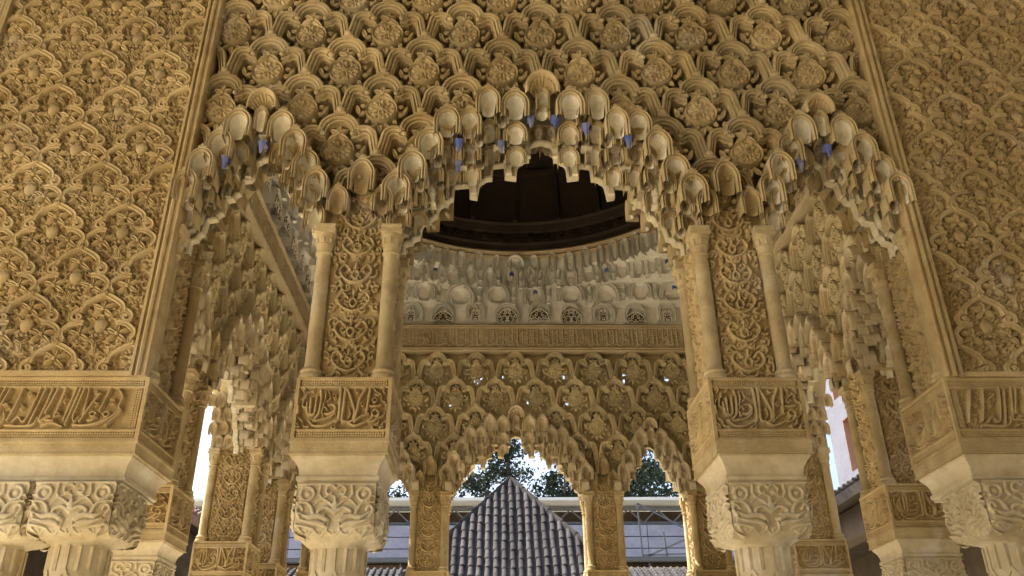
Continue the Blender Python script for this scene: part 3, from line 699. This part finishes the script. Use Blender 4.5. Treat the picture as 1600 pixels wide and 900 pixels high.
# ------------------------------------------------------------------ carved side panels (ogee bands with flowers)
def ogee_meshes():
    PR = [(-.0145, -.03), (-.014, .003), (-.010, .010), (-.0045, .005), (.0045, .005), (.010, .010), (.014, .003), (.0145, -.03)]
    b = MB()
    for s in (-1, 1):
        m = np.array((s, 1.0))
        p1 = smooth(np.array([(0, 0), (.047, -.024), (.092, -.056), (.106, -.083), (.112, -.108)]) * m, 5)
        p2 = smooth(np.array([(.100, -.088), (.132, -.098), (.153, -.122), (.148, -.150), (.122, -.156), (.106, -.138), (.118, -.124), (.130, -.132)]) * m, 5)
        p3 = smooth(np.array([(.084, -.165), (.110, -.163), (.146, -.176), (.180, -.207), (.182, -.236), (.170, -.258), (.185, -.276)]) * m, 5)
        for p_, k in ((p1, 1.0), (p2, .92), (p3, .97)): b.sweep(p_, [(o * k, h * (1 if k == 1 else .9)) for o, h in PR])
        b.ball((s * .119, -.006, -.137), .009, 6, 4)
    b.petal((0, -.006), 90, .03, .03, .024)
    band = b.mesh("ogee_band", 50, "ochre")
    f = MB()
    for a, l, w in ((90, .052, .034), (26, .066, .028), (154, .066, .028), (-38, .064, .030), (218, .064, .030)): f.petal((0, 0), a, l, w, .026, 0, .006)
    f.ball((0, -.02, 0), .012, 7, 4)
    flo = f.mesh("flower", 50, "ochre")
    c = MB(); n = 12
    P = np.array([[(.034 * math.sin(v) * math.cos(a) * (1 - .25 * math.cos(v)), -.018 * math.sin(v) * max(0, math.sin(a)) - .002 + .004 * math.sin(a * 9) * math.sin(v * 9), .045 * -math.cos(v)) for v in np.linspace(0, math.pi, 12)] for a in np.linspace(0, math.pi, 14)])
    c.grid(P); c.petal((-.02, -.03), 200, .04, .018, .015); c.petal((.02, -.03), -20, .04, .018, .015); cone = c.mesh("pine_cone", 30, "ochre")
    l = MB(); l.petal((0, -.05), 90, .06, .026, .02); l.petal((0, -.02), 40, .05, .022, .02); l.petal((0, -.02), 140, .05, .022, .02); l.petal((0, -.045), -90, .035, .02, .015)
    l.ball((0, -.012, .03), .011, 7, 4); l.ball((-.022, -.008, .03), .009, 6, 4); l.ball((.022, -.008, .03), .009, 6, 4); lily = l.mesh("lily", 50, "ochre")
    return band, flo, cone, lily
OG = ogee_meshes()
gst = [(np.vstack([p]) , r, h) for p, r, h in arabesque(.38, .56, 41, .044, .028, True, .0058)]
gst += [(p + np.array(o), r, h) for p, r, h in list(gst) for o in ((.38, 0), (-.38, 0), (0, .56), (0, -.56))]
hg = raster(.38, .56, 86, 126, gst)
me_ground_tile = relief_mesh("carved_ground", .38, .56, hg, "ochre", -.19, -.56, 0.0)
PX0, PX1 = 2.10, 3.36
for s, lab in ((-1, "big carved stucco panel of ogee bands and flowers on the left wall"), (1, "big carved stucco panel of ogee bands and flowers on the right wall")):
    t = thing("carved_wall_panel", lab, "wall panel", (0, 0, 0.125))
    b = MB(); b.box(*sorted((s * 2.13, s * 5.2)), 0.04, .5, 1.5615, 5.3); b.box(*sorted((s * (FX + .02), s * 2.128)), .04, .5, 2.665, 5.3); part("wall_body", b.mesh("wall_body", 30, "ochre"), t)
    cl = {}
    for k in range(-1, 4):
        for r in range(0, 6):
            x = s * (2.32 + .38 * k); z = 2.02 + .56 * r
            lo, hi = x - .19, x + .19; a0, a1 = sorted((s * PX0, s * PX1))
            if hi < a0 or lo > a1: continue
            pl = []
            if lo < a0: pl.append(((a0 - x, 0, 0), (-1, 0, 0)))
            if hi > a1: pl.append(((a1 - x, 0, 0), (1, 0, 0)))
            if z - .56 < 1.585: pl.append(((0, 0, 1.585 - z), (0, 0, -1)))
            me = me_ground_tile
            if pl:
                key = (round(x, 2), z if z < 2.1 else 0)
                if key not in cl: cl[key] = clipped(me, pl, "carved_ground")
                me = cl[key]
            part("carved_ground", me, t, (x, .031, z))
    for r in range(0, 12):
        z = 1.74 + .28 * r; off = 2.13 if r % 2 == 0 else 2.32
        for k in range(-1, 5):
            x = s * (off + .38 * k); ax = abs(x)
            if ax < PX0 - .15 or ax > PX1 + .15: continue
            pl = []; a0, a1 = sorted((s * PX0, s * PX1))
            if x - .2 < a0: pl.append(((a0 - x, 0, 0), (-1, 0, 0)))
            if x + .2 > a1: pl.append(((a1 - x, 0, 0), (1, 0, 0)))
            if z - .29 < 1.585: pl.append(((0, 0, 1.585 - z), (0, 0, -1)))
            me = OG[0]
            if pl:
                key = ("b", round(x, 2), z if z < 1.9 else 0)
                if key not in cl: cl[key] = clipped(me, pl, "ogee_band")
                me = cl[key]
            jy = random.uniform(-.003, .003)
            o = part("ogee_band", me, t, (x, jy - .004, z))
            for m_, nm, dx, dz in ((OG[1], "flower", 0, -.082), (OG[2], "pine_cone", 0, -.178), (OG[1], "flower", -.098, -.226), (OG[1], "flower", .098, -.226), (OG[3], "lily", 0, -.262)):
                if PX0 + .03 < abs(x + dx) < PX1 - .03 and z + dz > 1.625: part(nm, m_, o, (dx + random.uniform(-.004, .004), .018 + random.uniform(-.003, .004), dz + random.uniform(-.003, .003)), sub=True).rotation_euler = (0, random.uniform(-.14, .14), 0)
    # flat border strips
    b = MB(); b.box(*sorted((s * (PX0 - .012), s * (PX0 + .012))), -.014, .02, 1.5625, 5.3); b.box(*sorted((s * (PX0 + .012), s * PX1)), -.013, .02, 1.5625, 1.588)
    part("border_strip", b.mesh("border_strip", 30, "ochre"), t)
    # the next frame beyond the panel, with a margin of lattice
    for m_ in (0, 1): part("frame_moulding", me_fr, t, (s * (PX1 + .03 + m_ * .02), -.012 + m_ * .004, 0), scale=(s, 1, 1))
    for r in range(8):
        part("sebka_arch", SEB_F[0], t, (s * (PX1 + .30), -.01, 4.76 - r * .305))
        q = part("sebka_arch", SEB_F[0], t, (s * (PX1 + .30 + .2425), -.01, 4.6 - r * .305))

# ------------------------------------------------------------------ pavilion: far and side arcade walls
IW = 2.6; CY = 3.44
kuf = [(np.array(p_) , r, .012) for p_, r in ()]
def kufic_tile():
    w, hh = .52, .30; st = arabesque(w, hh, 9, .055, .015, False, .006); g = np.random.default_rng(4)
    for x in (.03, .10, .16, .24, .29, .37, .44, .49): st.append((np.array([(x, .06), (x, .27)]), .010, .022))
    for x in (.03, .16, .29, .44): st.append((smooth([(x, .06), (x + .03, .04), (x + .06, .05), (x + .07, .08)], 4), .010, .022))
    for x in (.10, .37): st += [(np.array([(x, .27), (x + .035, .29), (x + .06, .26)]), .008, .022), (arc(x + .03, .15, .022, 0, 360, 14), .008, .022)]
    h = raster(w, hh, 88, 52, st); Zz = np.linspace(0, hh, 52)
    return relief_mesh("inscription_tile", w, hh, h, "band", -w / 2, 0, 0)
me_kufic = kufic_tile()
def band_mould(L0, L1):
    b = MB()
    for z in (4.30, 4.62): b.sweep([(L0, z), (L1, z)], [(-.03, -.06), (-.03, .02), (-.018, .03), (-.006, .016), (.006, .034), (.018, .03), (.024, .01), (.024, -.06)], 0)
    b.box(L0, L1, .004, .48, 4.275, 4.66); return b.mesh("band_moulding", 25, "band")
me_bandm = {0: band_mould(-IW, IW), 1: band_mould(-IW - .5, IW - .001), -1: band_mould(-IW + .001, IW + .5)}
PROF_HOLES = [(-1.42, 4.04, .02), (-.5, 3.92, .028), (-.43, 3.95, .016), (.06, 4.0, .018), (.05, 3.93, .02), (.42, 4.02, .018), (.62, 3.98, .016), (1.42, 4.02, .022), (1.40, 3.92, .02), (1.95, 3.95, .028), (2.02, 4.02, .02), (.16, 3.64, .028), (.80, 3.66, .02), (.66, 3.62, .016), (-.84, 3.6, .016), (-.15, 3.98, .018), (1.2, 3.64, .015)]
def interior_wall(label, loc, rz, holes=()):
    w = thing("inner_arcade_wall", label, "wall", (loc[0], loc[1], 0.125), rz)
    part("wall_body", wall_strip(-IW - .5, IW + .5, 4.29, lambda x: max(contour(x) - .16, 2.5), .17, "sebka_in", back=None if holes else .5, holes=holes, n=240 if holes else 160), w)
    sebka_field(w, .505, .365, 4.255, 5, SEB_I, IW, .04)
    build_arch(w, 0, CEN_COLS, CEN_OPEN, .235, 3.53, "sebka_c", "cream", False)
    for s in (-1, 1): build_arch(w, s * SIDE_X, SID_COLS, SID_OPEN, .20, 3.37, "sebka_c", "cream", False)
    crowns(w)
    side = 0 if abs(rz) < .1 else (1 if rz > 0 else -1)
    part("band_moulding", me_bandm[side], w)
    for k in range(10 if side == 0 else 11): part("inscription_tile", me_kufic, w, ((k - 4.5 - (side == 1)) * .52, 0, 4.315))
    # infill beyond the end piers, springing level
    b = MB()
    for s in (-1, 1): b.box(*sorted((s * 2.04, s * 3.1)), .02, .48, 2.47, 2.75)
    part("corner_infill", b.mesh("corner_infill", 30, "sebka"), w)
    return w
M["sebka_c"] = stucco("warm_cream_stucco", (0.58, 0.49, 0.33), (0.66, 0.58, 0.43), (0.42, 0.32, 0.18), jitter=0.15, stain=0.45)
interior_wall("far wall of the pavilion with pierced lozenge lattice and a grey inscription band", (0, CY + IW), 0, PROF_HOLES)
interior_wall("left side wall of the pavilion seen steeply through the left arch", (-IW, CY), math.pi / 2)
interior_wall("right side wall of the pavilion seen steeply through the right arch", (IW, CY), -math.pi / 2)
for x, lab in ((-1.038, "far pier left of the pyramid roof, colonnettes and knotwork panel"), (1.038, "far pier right of the pyramid roof, colonnettes and knotwork panel"), (-2.28, "far left corner pier of the pavilion, half hidden behind the front pier"), (2.28, "far right corner pier with sunlit edge beside the scaffold")):
    build_pier(lab, (x, CY + IW), 0, me_panel_b if abs(x) < 2 else me_panel_a)
for s, side in ((-1, "left"), (1, "right")):
    rz = -s * math.pi / 2
    for lx, lab in ((-1.06, "nearer"), (1.06, "farther"), (2.28, "corner")):
        y = CY + lx
        txt = {"nearer": "pier on the %s side wall next to the wide front pier" % side, "farther": "warm lit pier on the %s side wall, standing past the narrow sky gap" % side, "corner": "end pier of the %s side wall, last before the far wall" % side}[lab]
        build_pier(txt, (s * IW, y), rz, me_panel_b if lx > 0 else me_panel_a)

# ------------------------------------------------------------------ muqarnas frieze and wooden dome
fr = thing("muqarnas_frieze", "pale plaster muqarnas frieze with blue traces beneath the dark dome", "frieze", (0, CY, 4.66 + EYE))
def ringpt(a, k, off=0.0):
    """k = 0 square of half side IW, k = 1 circle of radius 2.4"""
    c, s = math.cos(a), math.sin(a); q = IW / max(abs(c), abs(s)); r = q * (1 - k) + 2.4 * k - off; return r * c, r * s
TIERS = [(4.655, 4.92, 0.0, .0), (4.88, 5.16, .3, .05), (5.14, 5.36, .65, .06), (5.33, 5.54, 1.0, .02)]
b = MB(); na = 160
R = []
for k, z in ((0, 4.64), (0, 4.9), (.35, 4.97), (.35, 5.12), (.7, 5.18), (.7, 5.3), (1, 5.36), (1, 5.66)):
    R.append([(ringpt(2 * math.pi * i / na, k, -.02)[0], ringpt(2 * math.pi * i / na, k, -.02)[1], z) for i in range(na)])
b.rings(R, cap=False); part("frieze_body", b.mesh("frieze_body", 60, "pale"), fr)
def lattice_tab(w, h, mat):
    st = arabesque(w, h, 31, .05, .012, True, .007); st.append((arc(w / 2, 0.0, w / 2 - .012, 0, 180, 16, h - .01), .008, .014))
    m_ = raster(w, h, int(w * 260), int(h * 260), st); me = relief_mesh("lattice_tab", w, h, m_, mat, -w / 2, 0, 0); me.materials.append(M["egg"])
    bm = bmesh.new(); bm.from_mesh(me)
    for f in bm.faces:
        if sum(v.co.y for v in f.verts) / 4 < -.006: f.material_index = 1
    bmesh.ops.delete(bm, geom=[v for v in bm.verts if (abs(v.co.x) / (w / 2)) ** 2.6 + (v.co.z / h) ** 2.6 > 1.0], context='VERTS'); bm.to_mesh(me); bm.free(); return me
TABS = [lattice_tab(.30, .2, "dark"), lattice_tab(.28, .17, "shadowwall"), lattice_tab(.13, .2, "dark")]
blue_tab = None
for ti, (z0, z1, k, off) in enumerate(TIERS):
    N = (48, 40, 72, 76)[ti]
    for i in range(N):
        q4, n4 = divmod(i, N // 4); u_ = ((n4 + (.5 if ti % 2 else .25)) / (N // 4)) * 2 - 1
        a = math.pi / 4 + q4 * math.pi / 2 + (math.atan(u_) + math.pi / 4)
        x, y = ringpt(a, k, .10 if ti < 3 else .05)
        if y < -1.1: continue
        # face the nearest wall, then turn to the centre higher up
        ac = math.atan2(y, x); wa = round(ac / (math.pi / 2)) * math.pi / 2; da = ac - wa
        face = wa + da * k; w_ = (.30, .36, .20, .13)[ti] * (1.12 if i % 3 == 0 else .85 if i % 3 == 1 else 1.0); h_ = z1 - z0 + (.02, .02, .06, .08)[ti]
        mt = "pale"; kn = ti in (1, 2)
        o = part("muqarnas_cell", hood(round(w_, 2), round(h_, 2), .11, mt, kn), fr, (x, y, z1 + .02 + (0.03 if i % 2 else 0)), face - math.pi / 2)
        if i % 9 in (0, 4) and ti in (1, 2):
            if blue_tab is None:
                bb = MB(); bb.grid(np.array([[(u * .03, -.004 * (1 - u * u), -.02 - t * .06 - .02 * u * u) for t in np.linspace(0, 1, 4)] for u in np.linspace(-1, 1, 5)])); blue_tab = bb.mesh("painted_cell", 40, "blue")
            part("painted_cell", blue_tab, o, (0.02, .05, -.05), sub=True)
        if ti in (1, 2):
            if "fp" not in PEND: PEND["fp"] = pendant_mesh("pillar", .06, .26, "pale")
            part("pillar", PEND["fp"], o, (w_ * .62, .0, -.03 - .04 * (i % 2)), sub=True)
        if ti == 0:
            part("lattice_tab", TABS[(0, 2, 1, 2, 0, 1)[i % 6]], o, (0, -.006, -h_ - .02), sub=True)
fx, fz = 0, 5.62
FANS["fr"] = fan_mesh("fan_niche", .26, .16, "pale"); part("fan_niche", FANS["fr"], fr, (0, 2.33, 5.56))
b = MB(); prof = [(2.42, 5.52), (2.36, 5.54), (2.38, 5.57), (2.34, 5.60), (2.36, 5.63), (2.42, 5.64)]
b.revolve(prof, 96, cap=False); part("ring_moulding", b.mesh("ring_moulding", 30, "band"), fr)

dome = thing("wooden_dome", "dark carved wooden dome over the pavilion", "dome", (0, CY, 5.64 + EYE))
b = MB(); b.revolve([(2.5, 5.60), (2.37, 5.645), (2.35, 5.70), (2.31, 5.72), (2.31, 5.86), (2.27, 5.88), (2.24, 5.95), (2.20, 5.97)], 96, cap=False); part("drum_moulding", b.mesh("drum_moulding", 30, "wood"), dome)
b = MB(); b.revolve([(2.22 * math.cos(t), 5.96 + 1.9 * math.sin(t)) for t in np.linspace(0, math.pi / 2 - .01, 14)], 64, cap=False); part("dome_shell", b.mesh("dome_shell", 60, "wood"), dome)
st = MB(); st.box(-.045, .045, -.03, .0, -.04, .04); st.petal((0, 0), 45, .05, .03, .03, -.03); st.petal((0, 0), 225, .05, .03, .03, -.03); me_stud = st.mesh("carved_stud", 30, "wood")
for i in range(72):
    a = 2 * math.pi * i / 72
    if math.sin(a) < .2: continue
    part("carved_stud", me_stud, dome, (2.31 * math.cos(a), 2.31 * math.sin(a), 5.79), a - math.pi / 2)
rb = MB(); rb.rings([[(2.2 * math.cos(t) + u, w_, 5.98 + 1.88 * math.sin(t)) for u, w_ in ((-.06, -.03), (0, -.03), (0, .03), (-.06, .03))] for t in np.linspace(0, 1.5, 14)]); me_rib = rb.mesh("rib", 40, "wood")
for i in range(24):
    a = 2 * math.pi * i / 24
    part("rib", me_rib, dome, (0, 0, 0), a)
for j, (rr_, zz) in enumerate(((2.05, 6.62), (1.6, 7.25))):
    b = MB(); b.revolve([(rr_ + .1, zz), (rr_ - .03, zz), (rr_ - .05, zz + .06), (rr_ + .1, zz + .08)], 64, cap=False); part("hoop", b.mesh("hoop", 30, "wood"), dome)

# roof of the pavilion and an added, unseen timber ceiling that blocks sky light
b = MB(); b.rings([[(-3.9, -.0, 5.9), (3.9, -.0, 5.9), (3.9, 7.3, 5.9), (-3.9, 7.3, 5.9)], [(-.05, 3.4, 8.6), (.05, 3.4, 8.6), (.05, 3.5, 8.6), (-.05, 3.5, 8.6)]])
b.f = [q for q in b.f if len(set(q)) == 4][:4]
b.add([(-3.9, 0, 5.9), (3.9, 0, 5.9), (3.9, 7.3, 5.9), (-3.9, 7.3, 5.9)] + [(x, y, 5.9) for x, y in ((-2.5, .94), (2.5, .94), (2.5, 5.94), (-2.5, 5.94))], [(0, 1, 5, 4), (1, 2, 6, 5), (2, 3, 7, 6), (3, 0, 4, 7)])
single("pavilion_roof", b.mesh("pavilion_roof", 20, "tile"), "tiled pyramid roof over the near pavilion", "roof")
for i in range(0): pass
cb = thing("added_shade_ceiling", "added unseen dark timber ceiling that blocks sky light above the front wall", "ceiling", (0, -1.5, 5.3 + EYE))
b = MB(); b.box(-6.6, 11, -7.0, 1.55, 5.42, 5.55); part("boards", b.mesh("boards", 30, "wood"), cb)
bm_ = MB().box(-.06, .06, -6.9, 1.5, 5.3, 5.42).mesh("joist", 30, "wood")
for i in range(33): part("joist", bm_, cb, (-6.25 + i * .5, 0, 0))

rw = MB().box(-6.6, 11, -8.9, -8.55, 0, 5.42 + EYE).mesh("rear_wall", 20, "plaster")
single("added_bounce_wall", rw, "added unseen plastered wall behind the viewer, blocking sky and bouncing warm light", "wall", (0, 0, .124))  # added out of view to block low sky and bounce warm light
# ------------------------------------------------------------------ beyond: opposite pavilion roof, sheds, side galleries, trees
def tile_row_mesh(L, name="tile_row", mat="tile"):
    """ridge of barrel tiles running down the slope (along -y local), overlapping"""
    b = MB(); n = int(L / .34) + 1; g = np.random.default_rng(int(L * 100))
    for k in range(n):
        y0, y1 = -k * .34, -min((k + 1) * .34 + .04, L + .04); jx = g.uniform(-.012, .012)
        P = np.array([[(jx + r_ * math.cos(a), y, r_ * math.sin(a) + dz) for y, r_, dz in ((y0, .062, 0.0), (y1, .074, .012 + jx))] for a in np.linspace(0, math.pi, 7)]); b.grid(P)
    return b.mesh(name, 50, mat)
py = thing("pyramid_roof", "grey tiled pyramid roof of the opposite pavilion across the court", "roof", (0.23, 20, 3.5))
AP, HB, DZ = 6.2, 4.6, 5.3          # apex height, half base, drop
b = MB(); b.add([(0, 0, AP - .05), (-HB, -HB, AP - DZ), (HB, -HB, AP - DZ), (HB, HB, AP - DZ), (-HB, HB, AP - DZ)], [(0, 1, 2), (0, 2, 3), (0, 3, 4), (0, 4, 1)])
part("roof_deck", b.mesh("roof_deck", 20, "tile"), py)
slope = math.atan2(DZ, HB); SL = math.hypot(DZ, HB)
for k in range(-21, 22):
    x = k * .21; d0 = abs(x); Lr = (HB - d0) / math.cos(slope)
    if Lr < .5: continue
    me = tile_row_mesh(round(Lr, 2)); o = part("tile_row", me, py, (x, -d0 - .02, AP - d0 * DZ / HB)); o.rotation_euler = (slope, 0, 0)
    o.location.z += .0
for s in (-1, 1):
    b = MB()
    for q in range(14):
        t0, t1 = q / 14, (q + 1.1) / 14
        b.rings([[(s * HB * t + u * .09, -HB * t, AP - DZ * t + v + e) for u, v in ((-1, -.02), (-.6, .09), (0, .13), (.6, .09), (1, -.02))] for t, e in ((t0, .0), (t1, .03))], cap=False)
    part("hip_tiles", b.mesh("hip_tiles", 50, "tile"), py)

sh = thing("shed_building", "long shed with white cladding and dark roof truss behind the pyramid roof", "building", (2, 40, 0))
Y0 = 0
part("roof_sheet", MB().box(-22, 26, -1.2, 9, 10.05, 10.2).mesh("roof_sheet", 20, "roofmetal"), sh)
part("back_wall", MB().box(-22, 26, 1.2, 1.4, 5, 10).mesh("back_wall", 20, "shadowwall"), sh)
b = MB()
for z in (9.15, 9.85): b.box(-22, 26, -.05, .05, z - .06, z + .06)
part("truss_chord", b.mesh("truss_chord", 20, "steel"), sh)
me_d = MB().bar((-.75, 0, 9.85), (0, 0, 9.15), .035).bar((.75, 0, 9.85), (0, 0, 9.15), .035).mesh("truss_web", 20, "steel")
for k in range(24): part("truss_web", me_d, sh, (-17 + k * 1.5, 0, 0))
for k, (z0, z1) in enumerate(((8.44, 9.0), (7.86, 8.39), (7.42, 7.81))):
    for c in range(7):
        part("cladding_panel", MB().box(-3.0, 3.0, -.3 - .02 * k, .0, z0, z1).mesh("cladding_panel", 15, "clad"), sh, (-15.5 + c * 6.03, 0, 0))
part("lower_beam", MB().box(-22, 26, -.35, .1, 7.22, 7.40).mesh("lower_beam", 20, "steel"), sh)
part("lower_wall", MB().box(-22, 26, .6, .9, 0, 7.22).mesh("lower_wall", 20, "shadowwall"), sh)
part("inner_panel", MB().box(4.5, 9.5, .3, .55, 6.2, 7.0).mesh("inner_panel", 20, "band"), sh)
part("inner_panel", MB().box(-7, -2.6, .3, .55, 6.1, 6.9).mesh("inner_panel.001", 20, "band"), sh)
for k in range(9): part("mullion", MB().box(-.05, .05, .2, .3, 6.0, 7.2).mesh("mullion", 20, "steel"), sh, (-9 + k * 2.1, 0, 0))
sc = thing("scaffold", "thin steel scaffold braces in front of the white shed, right side", "scaffold", (9, 38, 0))
def sb(a, c, r): return MB().bar((a[0], 0, a[1]), (c[0], 0, c[1]), r).mesh("scaffold_tube", 20, "steel")
for a, c in (((-2.1, 9.7), (-2.0, 7.1)), ((-2.1, 9.7), (1.2, 7.9)), ((1.0, 8.3), (-1.9, 7.1)), ((-.9, 8.3), (-.8, 6.9)), ((-2.0, 7.2), (1.4, 7.3))): part("scaffold_tube", sb(a, c, .035), sc)

def eave_roof(name, label, x0, x1, y, z, run, mat, n_pitch=.26, rz=0.0, loc=(0, 0, 0)):
    t = thing(name, label, "roof", (loc[0], loc[1], 0), rz)
    rise = run * .42
    part("roof_deck", MB().rings([[(x0, y, z), (x1, y, z), (x1, y + run, z + rise), (x0, y + run, z + rise)], [(x0, y + .1, z - .16), (x1, y + .1, z - .16), (x1, y + run, z + rise - .16), (x0, y + run, z + rise - .16)]]).mesh("roof_deck", 20, mat), t)
    me = tile_row_mesh(round(math.hypot(run, rise), 2), mat=mat); k = 0; x = x0
    while x < x1:
        o = part("tile_row", me, t, (x, y + run, z + rise + .02)); o.rotation_euler = (math.atan(.42), 0, 0); x += n_pitch
    return t
eave_roof("gallery_roof", "low tiled roof of the far gallery below the shed", -14, 14, 0, 4.1, 3.2, "tile", loc=(0, 27.5, 0))
# side galleries of the court, left and right
for s, side in ((-1, "left"), (1, "right")):
    t = thing("side_gallery", "shadowed gallery along the %s side of the court under tiled eaves" % side, "building", (s * 7.9, 14, 0), -s * math.pi / 2)
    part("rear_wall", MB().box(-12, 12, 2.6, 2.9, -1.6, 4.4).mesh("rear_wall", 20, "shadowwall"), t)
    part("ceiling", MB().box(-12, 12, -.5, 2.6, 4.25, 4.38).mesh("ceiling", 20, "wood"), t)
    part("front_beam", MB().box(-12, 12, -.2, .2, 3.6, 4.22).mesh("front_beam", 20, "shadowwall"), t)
    for k in range(12): part("column_shaft", me_shaft, t, (-11 + k * 2.0, 0, 0))
    eave_roof("gallery_eave", "tiled eave of the %s gallery beyond the side arch" % side, -12, 12, -.75, 4.35, 2.6, "ptile" if s < 0 else "tile", loc=(s * 7.9, 14), rz=-s * math.pi / 2)
up = thing("white_house", "white upper storey with arched and square windows, seen through the right arch", "house", (9.0, 14, 0), -math.pi / 2)
def wall_with_openings(L0, L1, z0, z1, ops):
    b = MB(); xs = sorted({L0, L1, *[o[0] for o in ops], *[o[1] for o in ops]}); zs = sorted({z0, z1, *[o[2] for o in ops], *[o[3] for o in ops]})
    for i in range(len(xs) - 1):
        for j in range(len(zs) - 1):
            cx_, cz_ = (xs[i] + xs[i + 1]) / 2, (zs[j] + zs[j + 1]) / 2
            if any(o[0] < cx_ < o[1] and o[2] < cz_ < o[3] for o in ops): continue
            b.box(xs[i], xs[i + 1], 0, .35, zs[j], zs[j + 1])
    return b
OPS = [(-3.35, -2.0, 5.72, 7.1), (-3.62, -3.15, 7.75, 8.4), (1.0, 2.3, 5.72, 7.1)]
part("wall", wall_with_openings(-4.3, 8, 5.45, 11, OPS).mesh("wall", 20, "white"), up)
for o in OPS:
    w_ = part("window", MB().box(o[0] + .02, o[1] - .02, .26, .30, o[2], o[3]).mesh("window", 20, "glass"), up)
    f = MB()
    for x in (o[0] + .03, (o[0] + o[1]) / 2, o[1] - .03): f.box(x - .03, x + .03, .22, .26, o[2], o[3])
    for z in (o[2] + .03, (o[2] + o[3]) / 2, o[3] - .03): f.box(o[0], o[1], .225, .255, z - .03, z + .03)
    ff = part("window_frame", f.mesh("window_frame", 20, "wood"), w_, (0, 0, 0), sub=True)
    r_ = MB(); r_.box(o[0], o[0] + .012, .003, .26, o[2], o[3]); r_.box(o[1] - .012, o[1], .003, .26, o[2], o[3]); r_.box(o[0] + .012, o[1] - .012, .003, .26, o[3] - .012, o[3]); part("window_reveal", r_.mesh("window_reveal", 20, "brick"), w_, sub=True)
part("roof", MB().box(-4.6, 8.3, -.4, 4, 11, 11.2).mesh("roof", 20, "tile"), up)
lf = thing("grey_roof_house", "grey sheet-roofed house behind the left gallery eave", "house", (-10.5, 14, 0), math.pi / 2)
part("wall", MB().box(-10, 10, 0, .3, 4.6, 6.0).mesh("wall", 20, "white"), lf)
part("roof", MB().rings([[(-10, -.4, 6.0), (10, -.4, 6.0), (10, 5, 7.0), (-10, 5, 7.0)], [(-10, -.4, 6.15), (10, -.4, 6.15), (10, 5, 7.15), (-10, 5, 7.15)]]).mesh("roof", 20, "roofmetal"), lf)
eave_roof("upper_eave", "upper pinkish tiled eave above the left gallery", -10, 10, -.2, 5.75, 1.0, "ptile", loc=(-9.4, 14), rz=math.pi / 2)

def tree(label, x, y, base, top, rad, seed, n=2600):
    g = np.random.default_rng(seed); t = thing("tree", label, "tree", (x, y, 0), group="trees beyond the shed")
    b = MB(); b.rings([[(r_ * math.cos(a), r_ * math.sin(a), z) for a in np.linspace(0, 2 * np.pi, 9)[:-1]] for z, r_ in ((-1.6, .4), (base, .28), ((base + top) / 2, .16), (top - 1, .04))])
    for k in range(9):
        z = base + (top - base) * (.05 + .08 * k); a = g.uniform(0, 6.28); l = rad * g.uniform(.5, .9); b.bar((0, 0, z), (l * math.cos(a), l * math.sin(a), z + l * .4), .06)
    part("trunk", b.mesh("trunk", 40, "bark"), t)
    cl = [(g.normal(0, .42, 3) * (rad, rad, 0) + (0, 0, g.uniform(base, top)), g.uniform(.5, 1.1)) for _ in range(46)]
    V = np.zeros((n, 4, 3))
    for i in range(n):
        c, r_ = cl[g.integers(len(cl))]; hgt = (c[2] - base) / (top - base); c = c * np.array((1 - .5 * max(0, hgt - .45), 1 - .5 * max(0, hgt - .45), 1))
        p_ = c + g.normal(0, .5, 3) * r_; u = g.normal(0, 1, 3); u /= np.linalg.norm(u); v = np.cross(u, g.normal(0, 1, 3)); v /= np.linalg.norm(v); s_ = g.uniform(.09, .2)
        V[i] = [p_ - u * s_, p_ + v * s_ * .45, p_ + u * s_, p_ - v * s_ * .45]
    b = MB(); b.add(V.reshape(-1, 3), [(4 * i, 4 * i + 1, 4 * i + 2, 4 * i + 3) for i in range(n)])
    part("crown", b.mesh("crown", 0, "leaf"), t)
tree("tall dark tree showing at the peak of the far central arch", 0.8, 52, 8, 19.5, 2.3, 1, 7000)
tree("loose dark tree at the left of the far central arch, sky showing through", -2.4, 54, 9, 15.2, 2.6, 2, 4500)
tree("dark tree at the right of the far central arch", 4.6, 53, 9, 15.6, 2.4, 3, 6500)
tree("dense dark tree filling the far right arch", 9.6, 52, 8, 18.0, 3.0, 4, 12000)
tree("dark tree behind the far left arch", -6.6, 56, 9, 14.6, 2.4, 5, 3500)
